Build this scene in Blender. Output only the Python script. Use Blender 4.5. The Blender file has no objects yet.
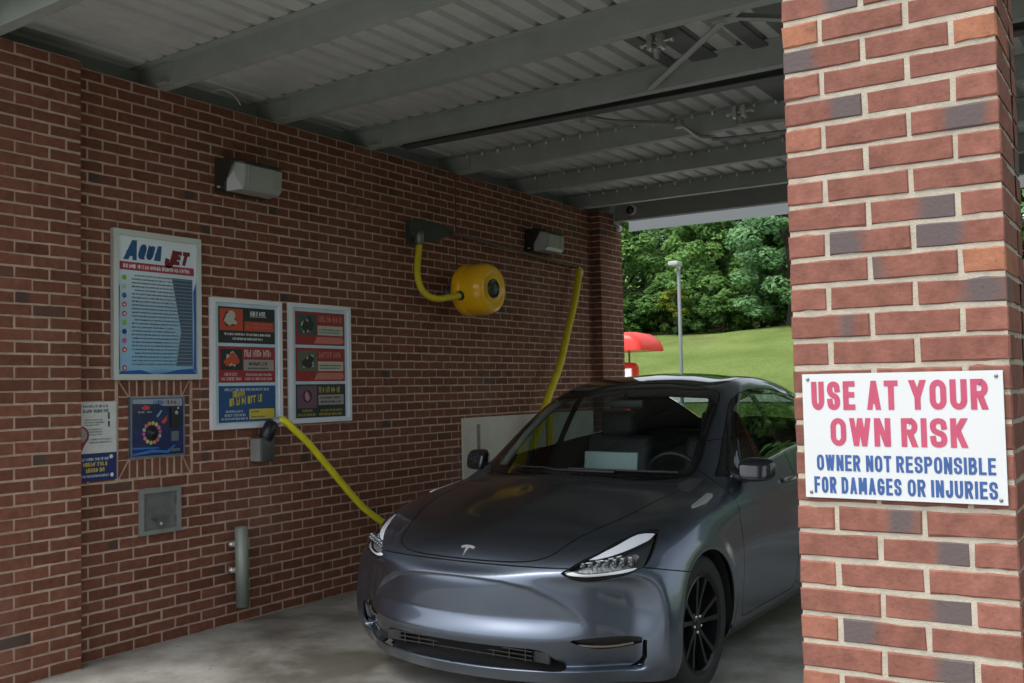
import bpy, bmesh, math, random
import numpy as np
from mathutils import Vector, Matrix
R = math.radians
random.seed(7)
rng = np.random.default_rng(7)
scene = bpy.context.scene
C = scene.collection

# ================================================================ camera, sky, sun, exposure
def camera():
    yaw, pitch, roll = .57210, .0458, -.0208
    f = Vector((-math.sin(yaw)*math.cos(pitch), math.cos(yaw)*math.cos(pitch), math.sin(pitch)))
    r = Vector((math.cos(yaw), math.sin(yaw), 0)); u = r.cross(f)
    r2 = math.cos(roll)*r + math.sin(roll)*u
    u2 = -math.sin(roll)*r + math.cos(roll)*u
    m = Matrix((r2, u2, -f)).transposed().to_4x4()
    m.translation = Vector((5.2571, -2.5317, 1.5224))
    cd = bpy.data.cameras.new('camera'); cd.sensor_width = 36; cd.sensor_fit = 'HORIZONTAL'
    cd.lens = 1011.18/1024*36; cd.clip_start = .05; cd.clip_end = 3000
    o = bpy.data.objects.new('camera', cd); C.objects.link(o); o.matrix_world = m
    scene.camera = o
camera()
SUN_EL, SUN_AZ = R(64), R(200)      # azimuth measured clockwise from +Y: high, from behind the camera
world = bpy.data.worlds.new('World'); scene.world = world; world.use_nodes = True
wn = world.node_tree; bg = wn.nodes['Background']
sky = wn.nodes.new('ShaderNodeTexSky'); sky.sky_type = 'NISHITA'; sky.sun_disc = False
sky.sun_elevation = SUN_EL; sky.sun_rotation = SUN_AZ
sky.air_density = 1.0; sky.dust_density = 4.0; sky.ozone_density = 1.0
hs = wn.nodes.new('ShaderNodeHueSaturation'); hs.inputs['Saturation'].default_value = .35      # thin white cloud over the whole sky
wn.links.new(sky.outputs[0], hs.inputs['Color']); wn.links.new(hs.outputs[0], bg.inputs[0]); bg.inputs[1].default_value = .15
sl = bpy.data.lights.new('sun', 'SUN'); sl.energy = .6; sl.angle = R(28); sl.color = (1, .96, .9)
so = bpy.data.objects.new('sun', sl); C.objects.link(so)
sd = Vector((math.sin(SUN_AZ)*math.cos(SUN_EL), math.cos(SUN_AZ)*math.cos(SUN_EL), math.sin(SUN_EL)))
so.rotation_euler = sd.to_track_quat('Z', 'Y').to_euler(); so.location = (0, 0, 30)
scene.view_settings.view_transform = 'Standard'; scene.view_settings.look = 'None'
scene.view_settings.exposure = 1.0; scene.view_settings.gamma = 1; scene.view_settings.use_curve_mapping = False

# ================================================================ materials
MATS = {}
def mat(name, col, rough=.6, metal=0., var=.0, vscale=8., bump=0., bscale=60., spec=.5, coat=0., emit=None, col2=None):
    """plain procedural material: noise moves the colour between col and col2 and gives a fine bump"""
    if name in MATS: return MATS[name]
    m = bpy.data.materials.new(name); m.use_nodes = True; n = m.node_tree; b = n.nodes['Principled BSDF']
    b.inputs['Roughness'].default_value = rough; b.inputs['Metallic'].default_value = metal
    b.inputs['Specular IOR Level'].default_value = spec; b.inputs['Coat Weight'].default_value = coat
    b.inputs['Coat Roughness'].default_value = .03
    b.inputs['Base Color'].default_value = (*col, 1)
    if var or col2 or bump:
        tc = n.nodes.new('ShaderNodeTexCoord')
    if var or col2:
        tx = n.nodes.new('ShaderNodeTexNoise'); tx.inputs['Scale'].default_value = vscale; tx.inputs['Detail'].default_value = 8
        tx.inputs['Roughness'].default_value = .65
        n.links.new(tc.outputs['Object'], tx.inputs['Vector'])
        rp = n.nodes.new('ShaderNodeValToRGB'); rp.color_ramp.elements[0].position = .33; rp.color_ramp.elements[1].position = .68
        c2 = col2 or tuple(c*(1+var) for c in col); c1 = col if col2 else tuple(c*(1-var) for c in col)
        rp.color_ramp.elements[0].color = (*c1, 1); rp.color_ramp.elements[1].color = (*c2, 1)
        n.links.new(tx.outputs['Fac'], rp.inputs[0]); n.links.new(rp.outputs[0], b.inputs['Base Color'])
        mr = n.nodes.new('ShaderNodeMapRange'); mr.inputs['To Min'].default_value = max(.02, rough-.08); mr.inputs['To Max'].default_value = min(1, rough+.1)
        n.links.new(tx.outputs['Fac'], mr.inputs[0]); n.links.new(mr.outputs[0], b.inputs['Roughness'])
    if bump:
        t2 = n.nodes.new('ShaderNodeTexNoise'); t2.inputs['Scale'].default_value = bscale; t2.inputs['Detail'].default_value = 6
        n.links.new(tc.outputs['Object'], t2.inputs['Vector'])
        bp = n.nodes.new('ShaderNodeBump'); bp.inputs['Strength'].default_value = bump; bp.inputs['Distance'].default_value = .01
        n.links.new(t2.outputs['Fac'], bp.inputs['Height']); n.links.new(bp.outputs[0], b.inputs['Normal'])
    if emit:
        b.inputs['Emission Color'].default_value = (*emit[:3], 1); b.inputs['Emission Strength'].default_value = emit[3]
    MATS[name] = m; return m

def brick_mat(name, red, orange, dark, rough=.85):
    """fired clay: every brick has its own tint (attribute 'tint'), flashed ends (attribute 'flash')"""
    m = bpy.data.materials.new(name); m.use_nodes = True; n = m.node_tree; b = n.nodes['Principled BSDF']
    b.inputs['Roughness'].default_value = rough; b.inputs['Specular IOR Level'].default_value = .25
    at = n.nodes.new('ShaderNodeAttribute'); at.attribute_name = 'tint'
    fl = n.nodes.new('ShaderNodeAttribute'); fl.attribute_name = 'flash'
    tc = n.nodes.new('ShaderNodeTexCoord')
    rp = n.nodes.new('ShaderNodeValToRGB'); e = rp.color_ramp.elements
    e[0].position = 0; e[0].color = (*[c*.72 for c in red], 1); e[1].position = .55; e[1].color = (*red, 1)
    k = e.new(.85); k.color = (*[c*1.12 for c in red], 1); k = e.new(1.0); k.color = (*orange, 1)
    n.links.new(at.outputs['Fac'], rp.inputs[0])
    tx = n.nodes.new('ShaderNodeTexNoise'); tx.inputs['Scale'].default_value = 22; tx.inputs['Detail'].default_value = 9; tx.inputs['Roughness'].default_value = .7
    n.links.new(tc.outputs['Object'], tx.inputs['Vector'])
    mx = n.nodes.new('ShaderNodeMixRGB'); mx.blend_type = 'MULTIPLY'; mx.inputs[0].default_value = 1
    mr = n.nodes.new('ShaderNodeMapRange'); mr.inputs['From Min'].default_value = .3; mr.inputs['From Max'].default_value = .7
    mr.inputs['To Min'].default_value = .70; mr.inputs['To Max'].default_value = 1.24
    n.links.new(tx.outputs['Fac'], mr.inputs[0]); n.links.new(rp.outputs[0], mx.inputs[1]); n.links.new(mr.outputs[0], mx.inputs[2])
    # flashed (over-fired) patches
    ad = n.nodes.new('ShaderNodeMath'); ad.operation = 'MULTIPLY_ADD'; ad.inputs[1].default_value = .9; ad.inputs[2].default_value = -.45
    n.links.new(tx.outputs['Fac'], ad.inputs[0])
    a2 = n.nodes.new('ShaderNodeMath'); a2.operation = 'ADD'; n.links.new(fl.outputs['Fac'], a2.inputs[0]); n.links.new(ad.outputs[0], a2.inputs[1])
    m3 = n.nodes.new('ShaderNodeMapRange'); m3.inputs['From Min'].default_value = .3; m3.inputs['From Max'].default_value = .75
    n.links.new(a2.outputs[0], m3.inputs[0])
    m4 = n.nodes.new('ShaderNodeMixRGB'); n.links.new(m3.outputs[0], m4.inputs[0]); n.links.new(mx.outputs[0], m4.inputs[1]); m4.inputs[2].default_value = (*dark, 1)
    # grime: broad pale lime bloom
    t3 = n.nodes.new('ShaderNodeTexNoise'); t3.inputs['Scale'].default_value = 1.1; t3.inputs['Detail'].default_value = 5
    mp3 = n.nodes.new('ShaderNodeMapping'); mp3.inputs['Scale'].default_value = (1.6, 1.6, .55)
    n.links.new(tc.outputs['Object'], mp3.inputs[0]); n.links.new(mp3.outputs[0], t3.inputs['Vector'])
    m5 = n.nodes.new('ShaderNodeMapRange'); m5.inputs['From Min'].default_value = .52; m5.inputs['From Max'].default_value = .8; m5.inputs['To Max'].default_value = .30
    n.links.new(t3.outputs['Fac'], m5.inputs[0])
    m6 = n.nodes.new('ShaderNodeMixRGB'); n.links.new(m5.outputs[0], m6.inputs[0]); n.links.new(m4.outputs[0], m6.inputs[1])
    m6.inputs[2].default_value = (red[0]*1.5, red[0]*1.05, red[0]*.85, 1)
    pv = n.nodes.new('ShaderNodeTexVoronoi'); pv.inputs['Scale'].default_value = 38; n.links.new(tc.outputs['Object'], pv.inputs['Vector'])
    pr = n.nodes.new('ShaderNodeMapRange'); pr.inputs['From Min'].default_value = .06; pr.inputs['From Max'].default_value = .13; pr.inputs['To Min'].default_value = .55; pr.inputs['To Max'].default_value = 0
    n.links.new(pv.outputs['Distance'], pr.inputs[0])
    m7 = n.nodes.new('ShaderNodeMixRGB'); n.links.new(pr.outputs[0], m7.inputs[0]); n.links.new(m6.outputs[0], m7.inputs[1]); m7.inputs[2].default_value = (*[c*.45 for c in red], 1)
    n.links.new(m7.outputs[0], b.inputs['Base Color'])
    t2 = n.nodes.new('ShaderNodeTexNoise'); t2.inputs['Scale'].default_value = 95; t2.inputs['Detail'].default_value = 6
    mp = n.nodes.new('ShaderNodeMapping'); mp.inputs['Scale'].default_value = (.8, .8, 1)
    n.links.new(tc.outputs['Object'], mp.inputs[0]); n.links.new(mp.outputs[0], t2.inputs['Vector'])
    bp = n.nodes.new('ShaderNodeBump'); bp.inputs['Strength'].default_value = .38; bp.inputs['Distance'].default_value = .004
    n.links.new(t2.outputs['Fac'], bp.inputs['Height']); n.links.new(bp.outputs[0], b.inputs['Normal'])
    return m

def glass_mat(name, tint, gloss=1.0, rough=.0, ior=1.5):
    """thin sheet glass: a tinted see-through layer under a fresnel mirror"""
    m = bpy.data.materials.new(name); m.use_nodes = True; n = m.node_tree; n.nodes.remove(n.nodes['Principled BSDF'])
    out = n.nodes['Material Output']; tr = n.nodes.new('ShaderNodeBsdfTransparent'); tr.inputs[0].default_value = (*tint, 1)
    gl = n.nodes.new('ShaderNodeBsdfGlossy'); gl.inputs['Roughness'].default_value = rough; gl.inputs[0].default_value = (gloss, gloss, gloss, 1)
    fr = n.nodes.new('ShaderNodeFresnel'); fr.inputs['IOR'].default_value = ior
    geo = n.nodes.new('ShaderNodeNewGeometry'); sb = n.nodes.new('ShaderNodeMath'); sb.operation = 'SUBTRACT'; sb.inputs[0].default_value = 1
    n.links.new(geo.outputs['Backfacing'], sb.inputs[1])
    mu = n.nodes.new('ShaderNodeMath'); mu.operation = 'MULTIPLY'; n.links.new(fr.outputs[0], mu.inputs[0]); n.links.new(sb.outputs[0], mu.inputs[1])
    mx = n.nodes.new('ShaderNodeMixShader'); n.links.new(mu.outputs[0], mx.inputs[0]); n.links.new(tr.outputs[0], mx.inputs[1]); n.links.new(gl.outputs[0], mx.inputs[2])
    n.links.new(mx.outputs[0], out.inputs[0]); MATS[name] = m; return m

# ================================================================ mesh helpers
class MB:
    def __init__(s): s.v = []; s.f = []; s.sm = []
    def add(s, vs, fs, smooth=False):
        b = len(s.v); s.v += [tuple(map(float, p)) for p in vs]; s.f += [[i+b for i in q] for q in fs]; s.sm += [smooth]*len(fs); return s
    def box(s, lo, hi, bev=0.):
        x0, y0, z0 = lo; x1, y1, z1 = hi
        if not bev:
            vs = [(x0,y0,z0),(x1,y0,z0),(x1,y1,z0),(x0,y1,z0),(x0,y0,z1),(x1,y0,z1),(x1,y1,z1),(x0,y1,z1)]
            return s.add(vs, [[3,2,1,0],[4,5,6,7],[0,1,5,4],[1,2,6,5],[2,3,7,6],[3,0,4,7]])
        bm = bmesh.new(); bmesh.ops.create_cube(bm, size=1)
        for v in bm.verts: v.co = Vector(((x0+x1)/2+v.co.x*(x1-x0), (y0+y1)/2+v.co.y*(y1-y0), (z0+z1)/2+v.co.z*(z1-z0)))
        bmesh.ops.bevel(bm, geom=list(bm.edges), offset=bev, segments=3, affect='EDGES', profile=.5)
        s.bm(bm, True); return s
    def bm(s, bm, smooth=False, M=None):
        bm.verts.ensure_lookup_table()
        vs = [(M @ v.co if M else v.co)[:] for v in bm.verts]; idx = {v: i for i, v in enumerate(bm.verts)}
        s.add(vs, [[idx[v] for v in f.verts] for f in bm.faces], smooth); bm.free()
    def tube(s, pts, r, n=12, cap=True, smooth=True):
        pts = [Vector(p) for p in pts]; rs = r if isinstance(r, (list, tuple)) else [r]*len(pts)
        up = None; vs = []; fs = []
        for i, p in enumerate(pts):
            t = (pts[min(i+1, len(pts)-1)]-pts[max(i-1, 0)]).normalized()
            if up is None:
                up = Vector((0,0,1)) if abs(t.z) < .9 else Vector((1,0,0))
            a = t.cross(up).normalized(); up = a.cross(t).normalized()
            for k in range(n):
                q = 2*math.pi*k/n; vs.append(p+rs[i]*(math.cos(q)*a+math.sin(q)*up))
        for i in range(len(pts)-1):
            for k in range(n): fs.append([i*n+k, i*n+(k+1) % n, (i+1)*n+(k+1) % n, (i+1)*n+k])
        s.add(vs, fs, smooth)
        if cap:
            s.add(vs[:n], [list(range(n))[::-1]]); s.add(vs[-n:], [list(range(n))])
        return s
    def lathe(s, prof, o, axis, n=32, smooth=True):
        """prof: (radius, distance along axis)"""
        ax = Vector(axis).normalized(); a = ax.orthogonal().normalized(); b = ax.cross(a); o = Vector(o); vs = []; fs = []
        for r, h in prof:
            for k in range(n):
                q = 2*math.pi*k/n; vs.append(o+ax*h+r*(math.cos(q)*a+math.sin(q)*b))
        for i in range(len(prof)-1):
            for k in range(n): fs.append([i*n+k, i*n+(k+1) % n, (i+1)*n+(k+1) % n, (i+1)*n+k])
        return s.add(vs, fs, smooth)
    def prism(s, poly, ext, axis):
        """poly 2D in the two other axes (cyclic order), extruded along axis 0/1/2 from ext[0] to ext[1]"""
        oth = [i for i in range(3) if i != axis]; n = len(poly); vs = []
        for e in ext:
            for p in poly:
                q = [0,0,0]; q[axis] = e; q[oth[0]] = p[0]; q[oth[1]] = p[1]; vs.append(q)
        fs = [list(range(n))[::-1], list(range(n, 2*n))]+[[i, (i+1) % n, n+(i+1) % n, n+i] for i in range(n)]
        return s.add(vs, fs)
    def build(s, name, m, parent=None, fixn=True, sharp=None):
        me = bpy.data.meshes.new(name)
        off = parent.matrix_world.translation if parent is not None and parent.get('wl') else None
        vs = [tuple(Vector(v)-off) for v in s.v] if off is not None else s.v
        me.from_pydata(vs, [], s.f); me.polygons.foreach_set('use_smooth', s.sm)
        if fixn:
            bm = bmesh.new(); bm.from_mesh(me); bmesh.ops.recalc_face_normals(bm, faces=bm.faces); bm.to_mesh(me); bm.free()
        if sharp: me.set_sharp_from_angle(angle=R(sharp))
        me.materials.append(m); me.update()
        o = bpy.data.objects.new(name, me); C.objects.link(o)
        if parent is not None: o.parent = parent
        return o

def tag(o, label, cat, group=None):
    o['label'] = label; o['category'] = cat
    if group: o['group'] = group
    return o
def thing(name, label, cat, loc=(0,0,0), group=None):
    """an Empty at the thing's base; its parts are modelled in world coordinates and stored relative to it"""
    o = bpy.data.objects.new(name, None); C.objects.link(o); o.location = loc; o.empty_display_size = .2
    o.matrix_world = Matrix.Translation(loc); o['wl'] = 1
    return tag(o, label, cat, group)
def struct(o, kind='structure'): o['kind'] = kind; return o
def spline(pts, n=8):
    """Catmull-Rom through pts"""
    P = [np.array(p, float) for p in pts]; P = [2*P[0]-P[1]]+P+[2*P[-1]-P[-2]]; out = []
    for i in range(1, len(P)-2):
        for k in range(n):
            t = k/n; a, b, c, d = P[i-1:i+3]
            out.append(.5*((2*b)+(-a+c)*t+(2*a-5*b+4*c-d)*t*t+(-a+3*b-3*c+d)*t**3))
    out.append(P[-2]); return [tuple(map(float, q)) for q in out]

# ---------------------------------------------------------------- flat prints and lettering
class Plane:
    """a printed sheet: origin (its lower left), right and up directions, outward normal"""
    def __init__(s, o, u, v): s.o = Vector(o); s.u = Vector(u); s.v = Vector(v); s.n = s.u.cross(s.v)
    def p(s, a, b, h=0): return s.o+s.u*a+s.v*b+s.n*h
def rect(mb, pl, a0, b0, a1, b1, h):
    mb.add([pl.p(a0,b0,h), pl.p(a1,b0,h), pl.p(a1,b1,h), pl.p(a0,b1,h)], [[0,1,2,3]])
def poly(mb, pl, pts, h): mb.add([pl.p(a,b,h) for a, b in pts], [list(range(len(pts)))])
def disc(mb, pl, a, b, r, h, n=14): poly(mb, pl, [(a+r*math.cos(2*math.pi*k/n), b+r*math.sin(2*math.pi*k/n)) for k in range(n)], h)
def slab(mb, pl, a0, b0, a1, b1, h0, h1):
    vs = [pl.p(a,b,h) for h in (h0,h1) for a, b in ((a0,b0),(a1,b0),(a1,b1),(a0,b1))]
    mb.add(vs, [[3,2,1,0],[4,5,6,7],[0,1,5,4],[1,2,6,5],[2,3,7,6],[3,0,4,7]])
def frame_ring(mb, pl, a0, b0, a1, b1, w, h0, h1):
    slab(mb, pl, a0, b0, a1, b0+w, h0, h1); slab(mb, pl, a0, b1-w, a1, b1, h0, h1)
    slab(mb, pl, a0, b0+w, a0+w, b1-w, h0, h1); slab(mb, pl, a1-w, b0+w, a1, b1-w, h0, h1)
def letters(mb, pl, text, a0, b0, a1, b1, h, bold=.02, shear=0.):
    """capitals fitted into a rectangle; weight comes from overprinting slightly shifted copies"""
    cu = bpy.data.curves.new('t', 'FONT'); cu.body = text; cu.resolution_u = 4
    o = bpy.data.objects.new('t', cu); C.objects.link(o); dg = bpy.context.evaluated_depsgraph_get()
    me = o.evaluated_get(dg).to_mesh(); vs = [(v.co.x+shear*v.co.y, v.co.y) for v in me.vertices]; fs = [list(p.vertices) for p in me.polygons]
    o.evaluated_get(dg).to_mesh_clear(); bpy.data.objects.remove(o); bpy.data.curves.remove(cu)
    xs = [v[0] for v in vs]; ys = [v[1] for v in vs]; lo = (min(xs), min(ys)); hi = (max(xs), max(ys)); w = bold*(b1-b0)
    for k, (dx, dy) in enumerate(((-1,0), (1,0), (0,0), (-1,.6), (1,-.6), (-.5,-.3), (.5,.3)) if bold else ((0,0),)):
        mb.add([pl.p(a0+w+(v[0]-lo[0])/(hi[0]-lo[0])*(a1-a0-2*w)+dx*w, b0+w*.6+(v[1]-lo[1])/(hi[1]-lo[1])*(b1-b0-1.2*w)+dy*w, h+.00006*k) for v in vs], fs)
def _arc(cx, cy, rx, ry, a0, a1, n=7): return [(cx+rx*math.cos(R(a0+(a1-a0)*i/n)), cy+ry*math.sin(R(a0+(a1-a0)*i/n))) for i in range(n+1)]
_O = _arc(.5,.72,.5,.28,0,180,10)+_arc(.5,.28,.5,.28,180,360,10)
_S = [p[:2] for p in spline([(1,.76,0),(.90,.94,0),(.5,1,0),(.10,.93,0),(.0,.75,0),(.14,.59,0),(.5,.5,0),(.86,.42,0),(1,.25,0),(.90,.07,0),(.5,0,0),(.10,.06,0),(0,.25,0)], 4)]
_P = [(0,1),(.6,1)]+_arc(.6,.755,.4,.245,90,-90,8)+[(0,.51)]
_I = [(0,0),(0,1)]
# each glyph: broad strokes; a stroke marked '/' is a diagonal with level ends
GLYPH = {'U': [[(0,1)]+_arc(.5,.28,.5,.28,180,360,10)+[(1,1)]], 'S': [_S], 'E': [_I,[(0,1),(1,1)],[(0,0),(1,0)],[(0,.53),(.9,.53)]], 'A': ['/',[(0,0),(.5,1)],'/',[(1,0),(.5,1)],[(.2,.25),(.8,.25)]],
 'T': [[(0,1),(1,1)],[(.5,1),(.5,0)]], 'Y': ['/',[(0,1),(.5,.40)],'/',[(1,1),(.5,.40)],[(.5,.46),(.5,0)]], 'O': [_O+[_O[0]]], 'Q': [_O+[_O[0]],[(.55,.25),(1,-.05)]], 'R': [_I,_P,'/',[(.52,.51),(1,0)]], 'P': [_I,_P],
 'W': ['/',[(0,1),(.25,0)],'/',[(.5,1),(.25,0)],'/',[(.5,1),(.75,0)],'/',[(1,1),(.75,0)]], 'N': [_I,'/',[(.06,1),(.94,0)],[(1,0),(1,1)]], 'I': [[(.5,0),(.5,1)]], 'K': [_I,'/',[(1,1),(.05,.36)],'/',[(.38,.60),(1,0)]],
 'D': [_I,[(0,1),(.45,1)]+_arc(.45,.7,.55,.3,90,0,6)+_arc(.45,.3,.55,.3,0,-90,6)+[(0,0)]], 'M': [_I,'/',[(.06,1),(.5,.12)],'/',[(.94,1),(.5,.12)],[(1,0),(1,1)]],
 'G': [_arc(.5,.72,.5,.28,15,180,9)+_arc(.5,.28,.5,.28,180,355,9)+[(1,.46)],[(1,.46),(.55,.46)]], 'J': [[(1,1)]+_arc(.5,.27,.5,.27,0,-180,9)+[(0,.33)]],
 'F': [_I,[(0,1),(1,1)],[(0,.52),(.85,.52)]], 'L': [_I,[(0,0),(1,0)]], 'B': [_I,[(0,1),(.55,1)]+_arc(.55,.765,.37,.235,90,-90,7)+[(0,.53)],[(0,.53),(.55,.53)]+_arc(.55,.265,.45,.265,90,-90,7)+[(0,0)]]}
GW = {'I': .0, 'M': 1.30, 'W': 1.55, 'J': .85, 'E': .86, 'F': .84, 'L': .82, 'T': 1.0, 'Y': 1.1, 'A': 1.1}
def capitals(mb, pl, text, a0, b0, a1, b1, h, st=.2, slant=0., gap=.55):
    """condensed bold capitals drawn as broad strokes; st = stroke width over height"""
    H = b1-b0; t = st*H; ws = [GW.get(c, 1.) for c in text]; n = len(text)
    unit = (a1-a0-n*t-(n-1)*gap*t)/max(sum(ws), .01); a = a0; k = 0
    for c, w in zip(text, ws):
        diag = False
        for path in GLYPH[c]:
            if path == '/': diag = True; continue
            P = [Vector((a+t/2+x*w*unit+slant*(t/2+y*(H-t)), b0+t/2+y*(H-t))) for x, y in path]
            if diag:
                diag = False; p, q = P; dy = abs(q.y-p.y); hw = min(t/2*(q-p).length/max(dy, 1e-6), t*.62) if abs(q.x-p.x) < dy*1.6 else t*.75
                if c in 'WAN': hw *= .92
                sy = (t/2)*(1 if q.y > p.y else -1); dx = (q.x-p.x)/(q.y-p.y)
                e0 = sy if min(abs(p.y-b0-t/2), abs(p.y-b1+t/2)) < 1e-4 else 0; e1 = sy if min(abs(q.y-b0-t/2), abs(q.y-b1+t/2)) < 1e-4 else 0
                p = Vector((p.x, p.y-e0)); q = Vector((q.x, q.y+e1))
                mb.add([pl.p(p.x-hw,p.y,h+.00004*(k%7)), pl.p(p.x+hw,p.y,h+.00004*(k%7)), pl.p(q.x+hw,q.y,h+.00004*(k%7)), pl.p(q.x-hw,q.y,h+.00004*(k%7))], [[0,1,2,3]]); k += 1; continue
            closed = (P[0]-P[-1]).length < 1e-6 and len(P) > 3
            if closed: P = P[:-1]
            m = len(P); L, Rr = [], []
            for i in range(m):
                p0 = P[i-1] if (i or closed) else None; p1 = P[(i+1) % m] if (i < m-1 or closed) else None
                d0 = (P[i]-p0).normalized() if p0 is not None else None; d1 = (p1-P[i]).normalized() if p1 is not None else None
                d0 = d0 or d1; d1 = d1 or d0; n0 = Vector((-d0.y, d0.x)); n1 = Vector((-d1.y, d1.x)); mm = (n0+n1)
                mm = mm.normalized() if mm.length > 1e-3 else n0; s_ = min(1/max(mm.dot(n0), .3), 2.2)
                e = Vector((0,0))
                if p0 is None: e = -d1*t/2 if abs(d1.x) < .3 or abs(d1.y) < .3 else -d1*t*.3
                if p1 is None: e = d0*t/2 if abs(d0.x) < .3 or abs(d0.y) < .3 else d0*t*.3
                L.append(P[i]+e+mm*s_*t/2); Rr.append(P[i]+e-mm*s_*t/2)
            clip = lambda q: (q.x, min(max(q.y, b0-.0005), b1+.0005))
            V_ = [pl.p(*clip(q), h+.00004*(k % 7)) for q in L+Rr]; k += 1
            mb.add(V_, [[i, (i+1) % m, m+(i+1) % m, m+i] for i in range(m if closed else m-1)])
        a += t+w*unit+gap*t
def smallprint(mb, pl, a0, b0, a1, b1, h, rnd, fill=.92, tall=True):
    """a line of print too small to read: irregular upright strokes grouped in words"""
    a = a0; hh = b1-b0; w = hh*.55
    while a < a1-w*.4:
        for k in range(rnd.randint(2, 8)):
            ww = w*rnd.uniform(.55, 1.0)
            if a+ww > a1: break
            t = b1 if (tall or rnd.random() < .3) else b0+hh*.72
            st = ww*.32
            rect(mb, pl, a, b0, a+st, t, h)
            if rnd.random() < .8: rect(mb, pl, a+st, (t-hh*.26) if rnd.random() < .6 else b0, a+ww*.8, t if rnd.random() < .6 else b0+hh*.26, h)
            if rnd.random() < .55: rect(mb, pl, a+ww*.58, b0+hh*.1, a+ww*.85, t-hh*.3, h)
            a += ww*1.02
        a += w*.55

# ---------------------------------------------------------------- brickwork
BL, BH, BD, MJ = .1917, .0562, .090, .0115      # brick length, height, depth; joint
CO, MO = .0677, .2032                            # course height, bond module
class Bricks:
    """bricks as bevelled boxes with a per-brick tint and flashed patches"""
    def __init__(s): s.v = []; s.f = []; s.t = []; s.fl = []
    def brick(s, o, u, n, L, H, D, tint, flash=(0,0,0,0,0)):
        """o: lower left of the face, u along, n outward; up is z"""
        o = np.array(o, float); u = np.array(u, float); n = np.array(n, float); up = np.array((0,0,1.))
        o = o+n*rng.normal(0, .0009)+up*rng.normal(0, .0006)
        bv = .0035; b = len(s.v); K = 5
        ts = [0, .27, .5, .73, 1]
        jit = lambda: rng.normal(0, .0006)
        for i in range(K):                                   # face
            for z in (bv, H-bv): s.v.append(o+u*(bv+(L-2*bv)*ts[i]+jit())+up*(z+jit())); s.fl.append(flash[i])
        ring = []
        for i in range(K): ring.append((ts[i]*L, 0, i))
        for i in range(K-1, -1, -1): ring.append((ts[i]*L, H, i))
        for dep in (bv, D):
            for a, z, i in ring: s.v.append(o+u*(a+jit()*1.6)+up*(z+jit()*2.0)-n*dep); s.fl.append(flash[i])
        F = [[2*i, 2*i+2, 2*i+3, 2*i+1] for i in range(K-1)]
        fr = [2*i for i in range(K)]+[2*i+1 for i in range(K-1, -1, -1)]; N = 2*K
        for k in range(N):
            k2 = (k+1) % N
            F.append([fr[k], 2*K+k, 2*K+k2, fr[k2]]); F.append([2*K+k, 2*K+N+k, 2*K+N+k2, 2*K+k2])
        s.f += [[i+b for i in q] for q in F]; s.t += [tint]*(2*K+2*N)
    def build(s, name, m, parent):
        me = bpy.data.meshes.new(name); off = np.array(parent.matrix_world.translation)
        me.from_pydata([tuple(p-off) for p in s.v], [], s.f)
        bm = bmesh.new(); bm.from_mesh(me); bmesh.ops.recalc_face_normals(bm, faces=bm.faces); bm.to_mesh(me); bm.free()
        for nm, d in (('tint', s.t), ('flash', s.fl)):
            a = me.attributes.new(nm, 'FLOAT', 'POINT'); a.data.foreach_set('value', np.array(d, np.float32))
        me.materials.append(m); o = bpy.data.objects.new(name, me); C.objects.link(o); o.parent = parent; return o
def rtint(): return float(np.clip(rng.beta(2.2, 2.0)*.9, 0, 1))
def rflash(p=.08):
    if rng.random() > p: return (0,)*5
    k = rng.integers(0, 4); a = rng.uniform(.5, .95)
    return [(a,a,.25*a,0,0), (0,0,.2*a,a,a), (a*.7,)*5, (0,.0,a,a,.2)][k]
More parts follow.
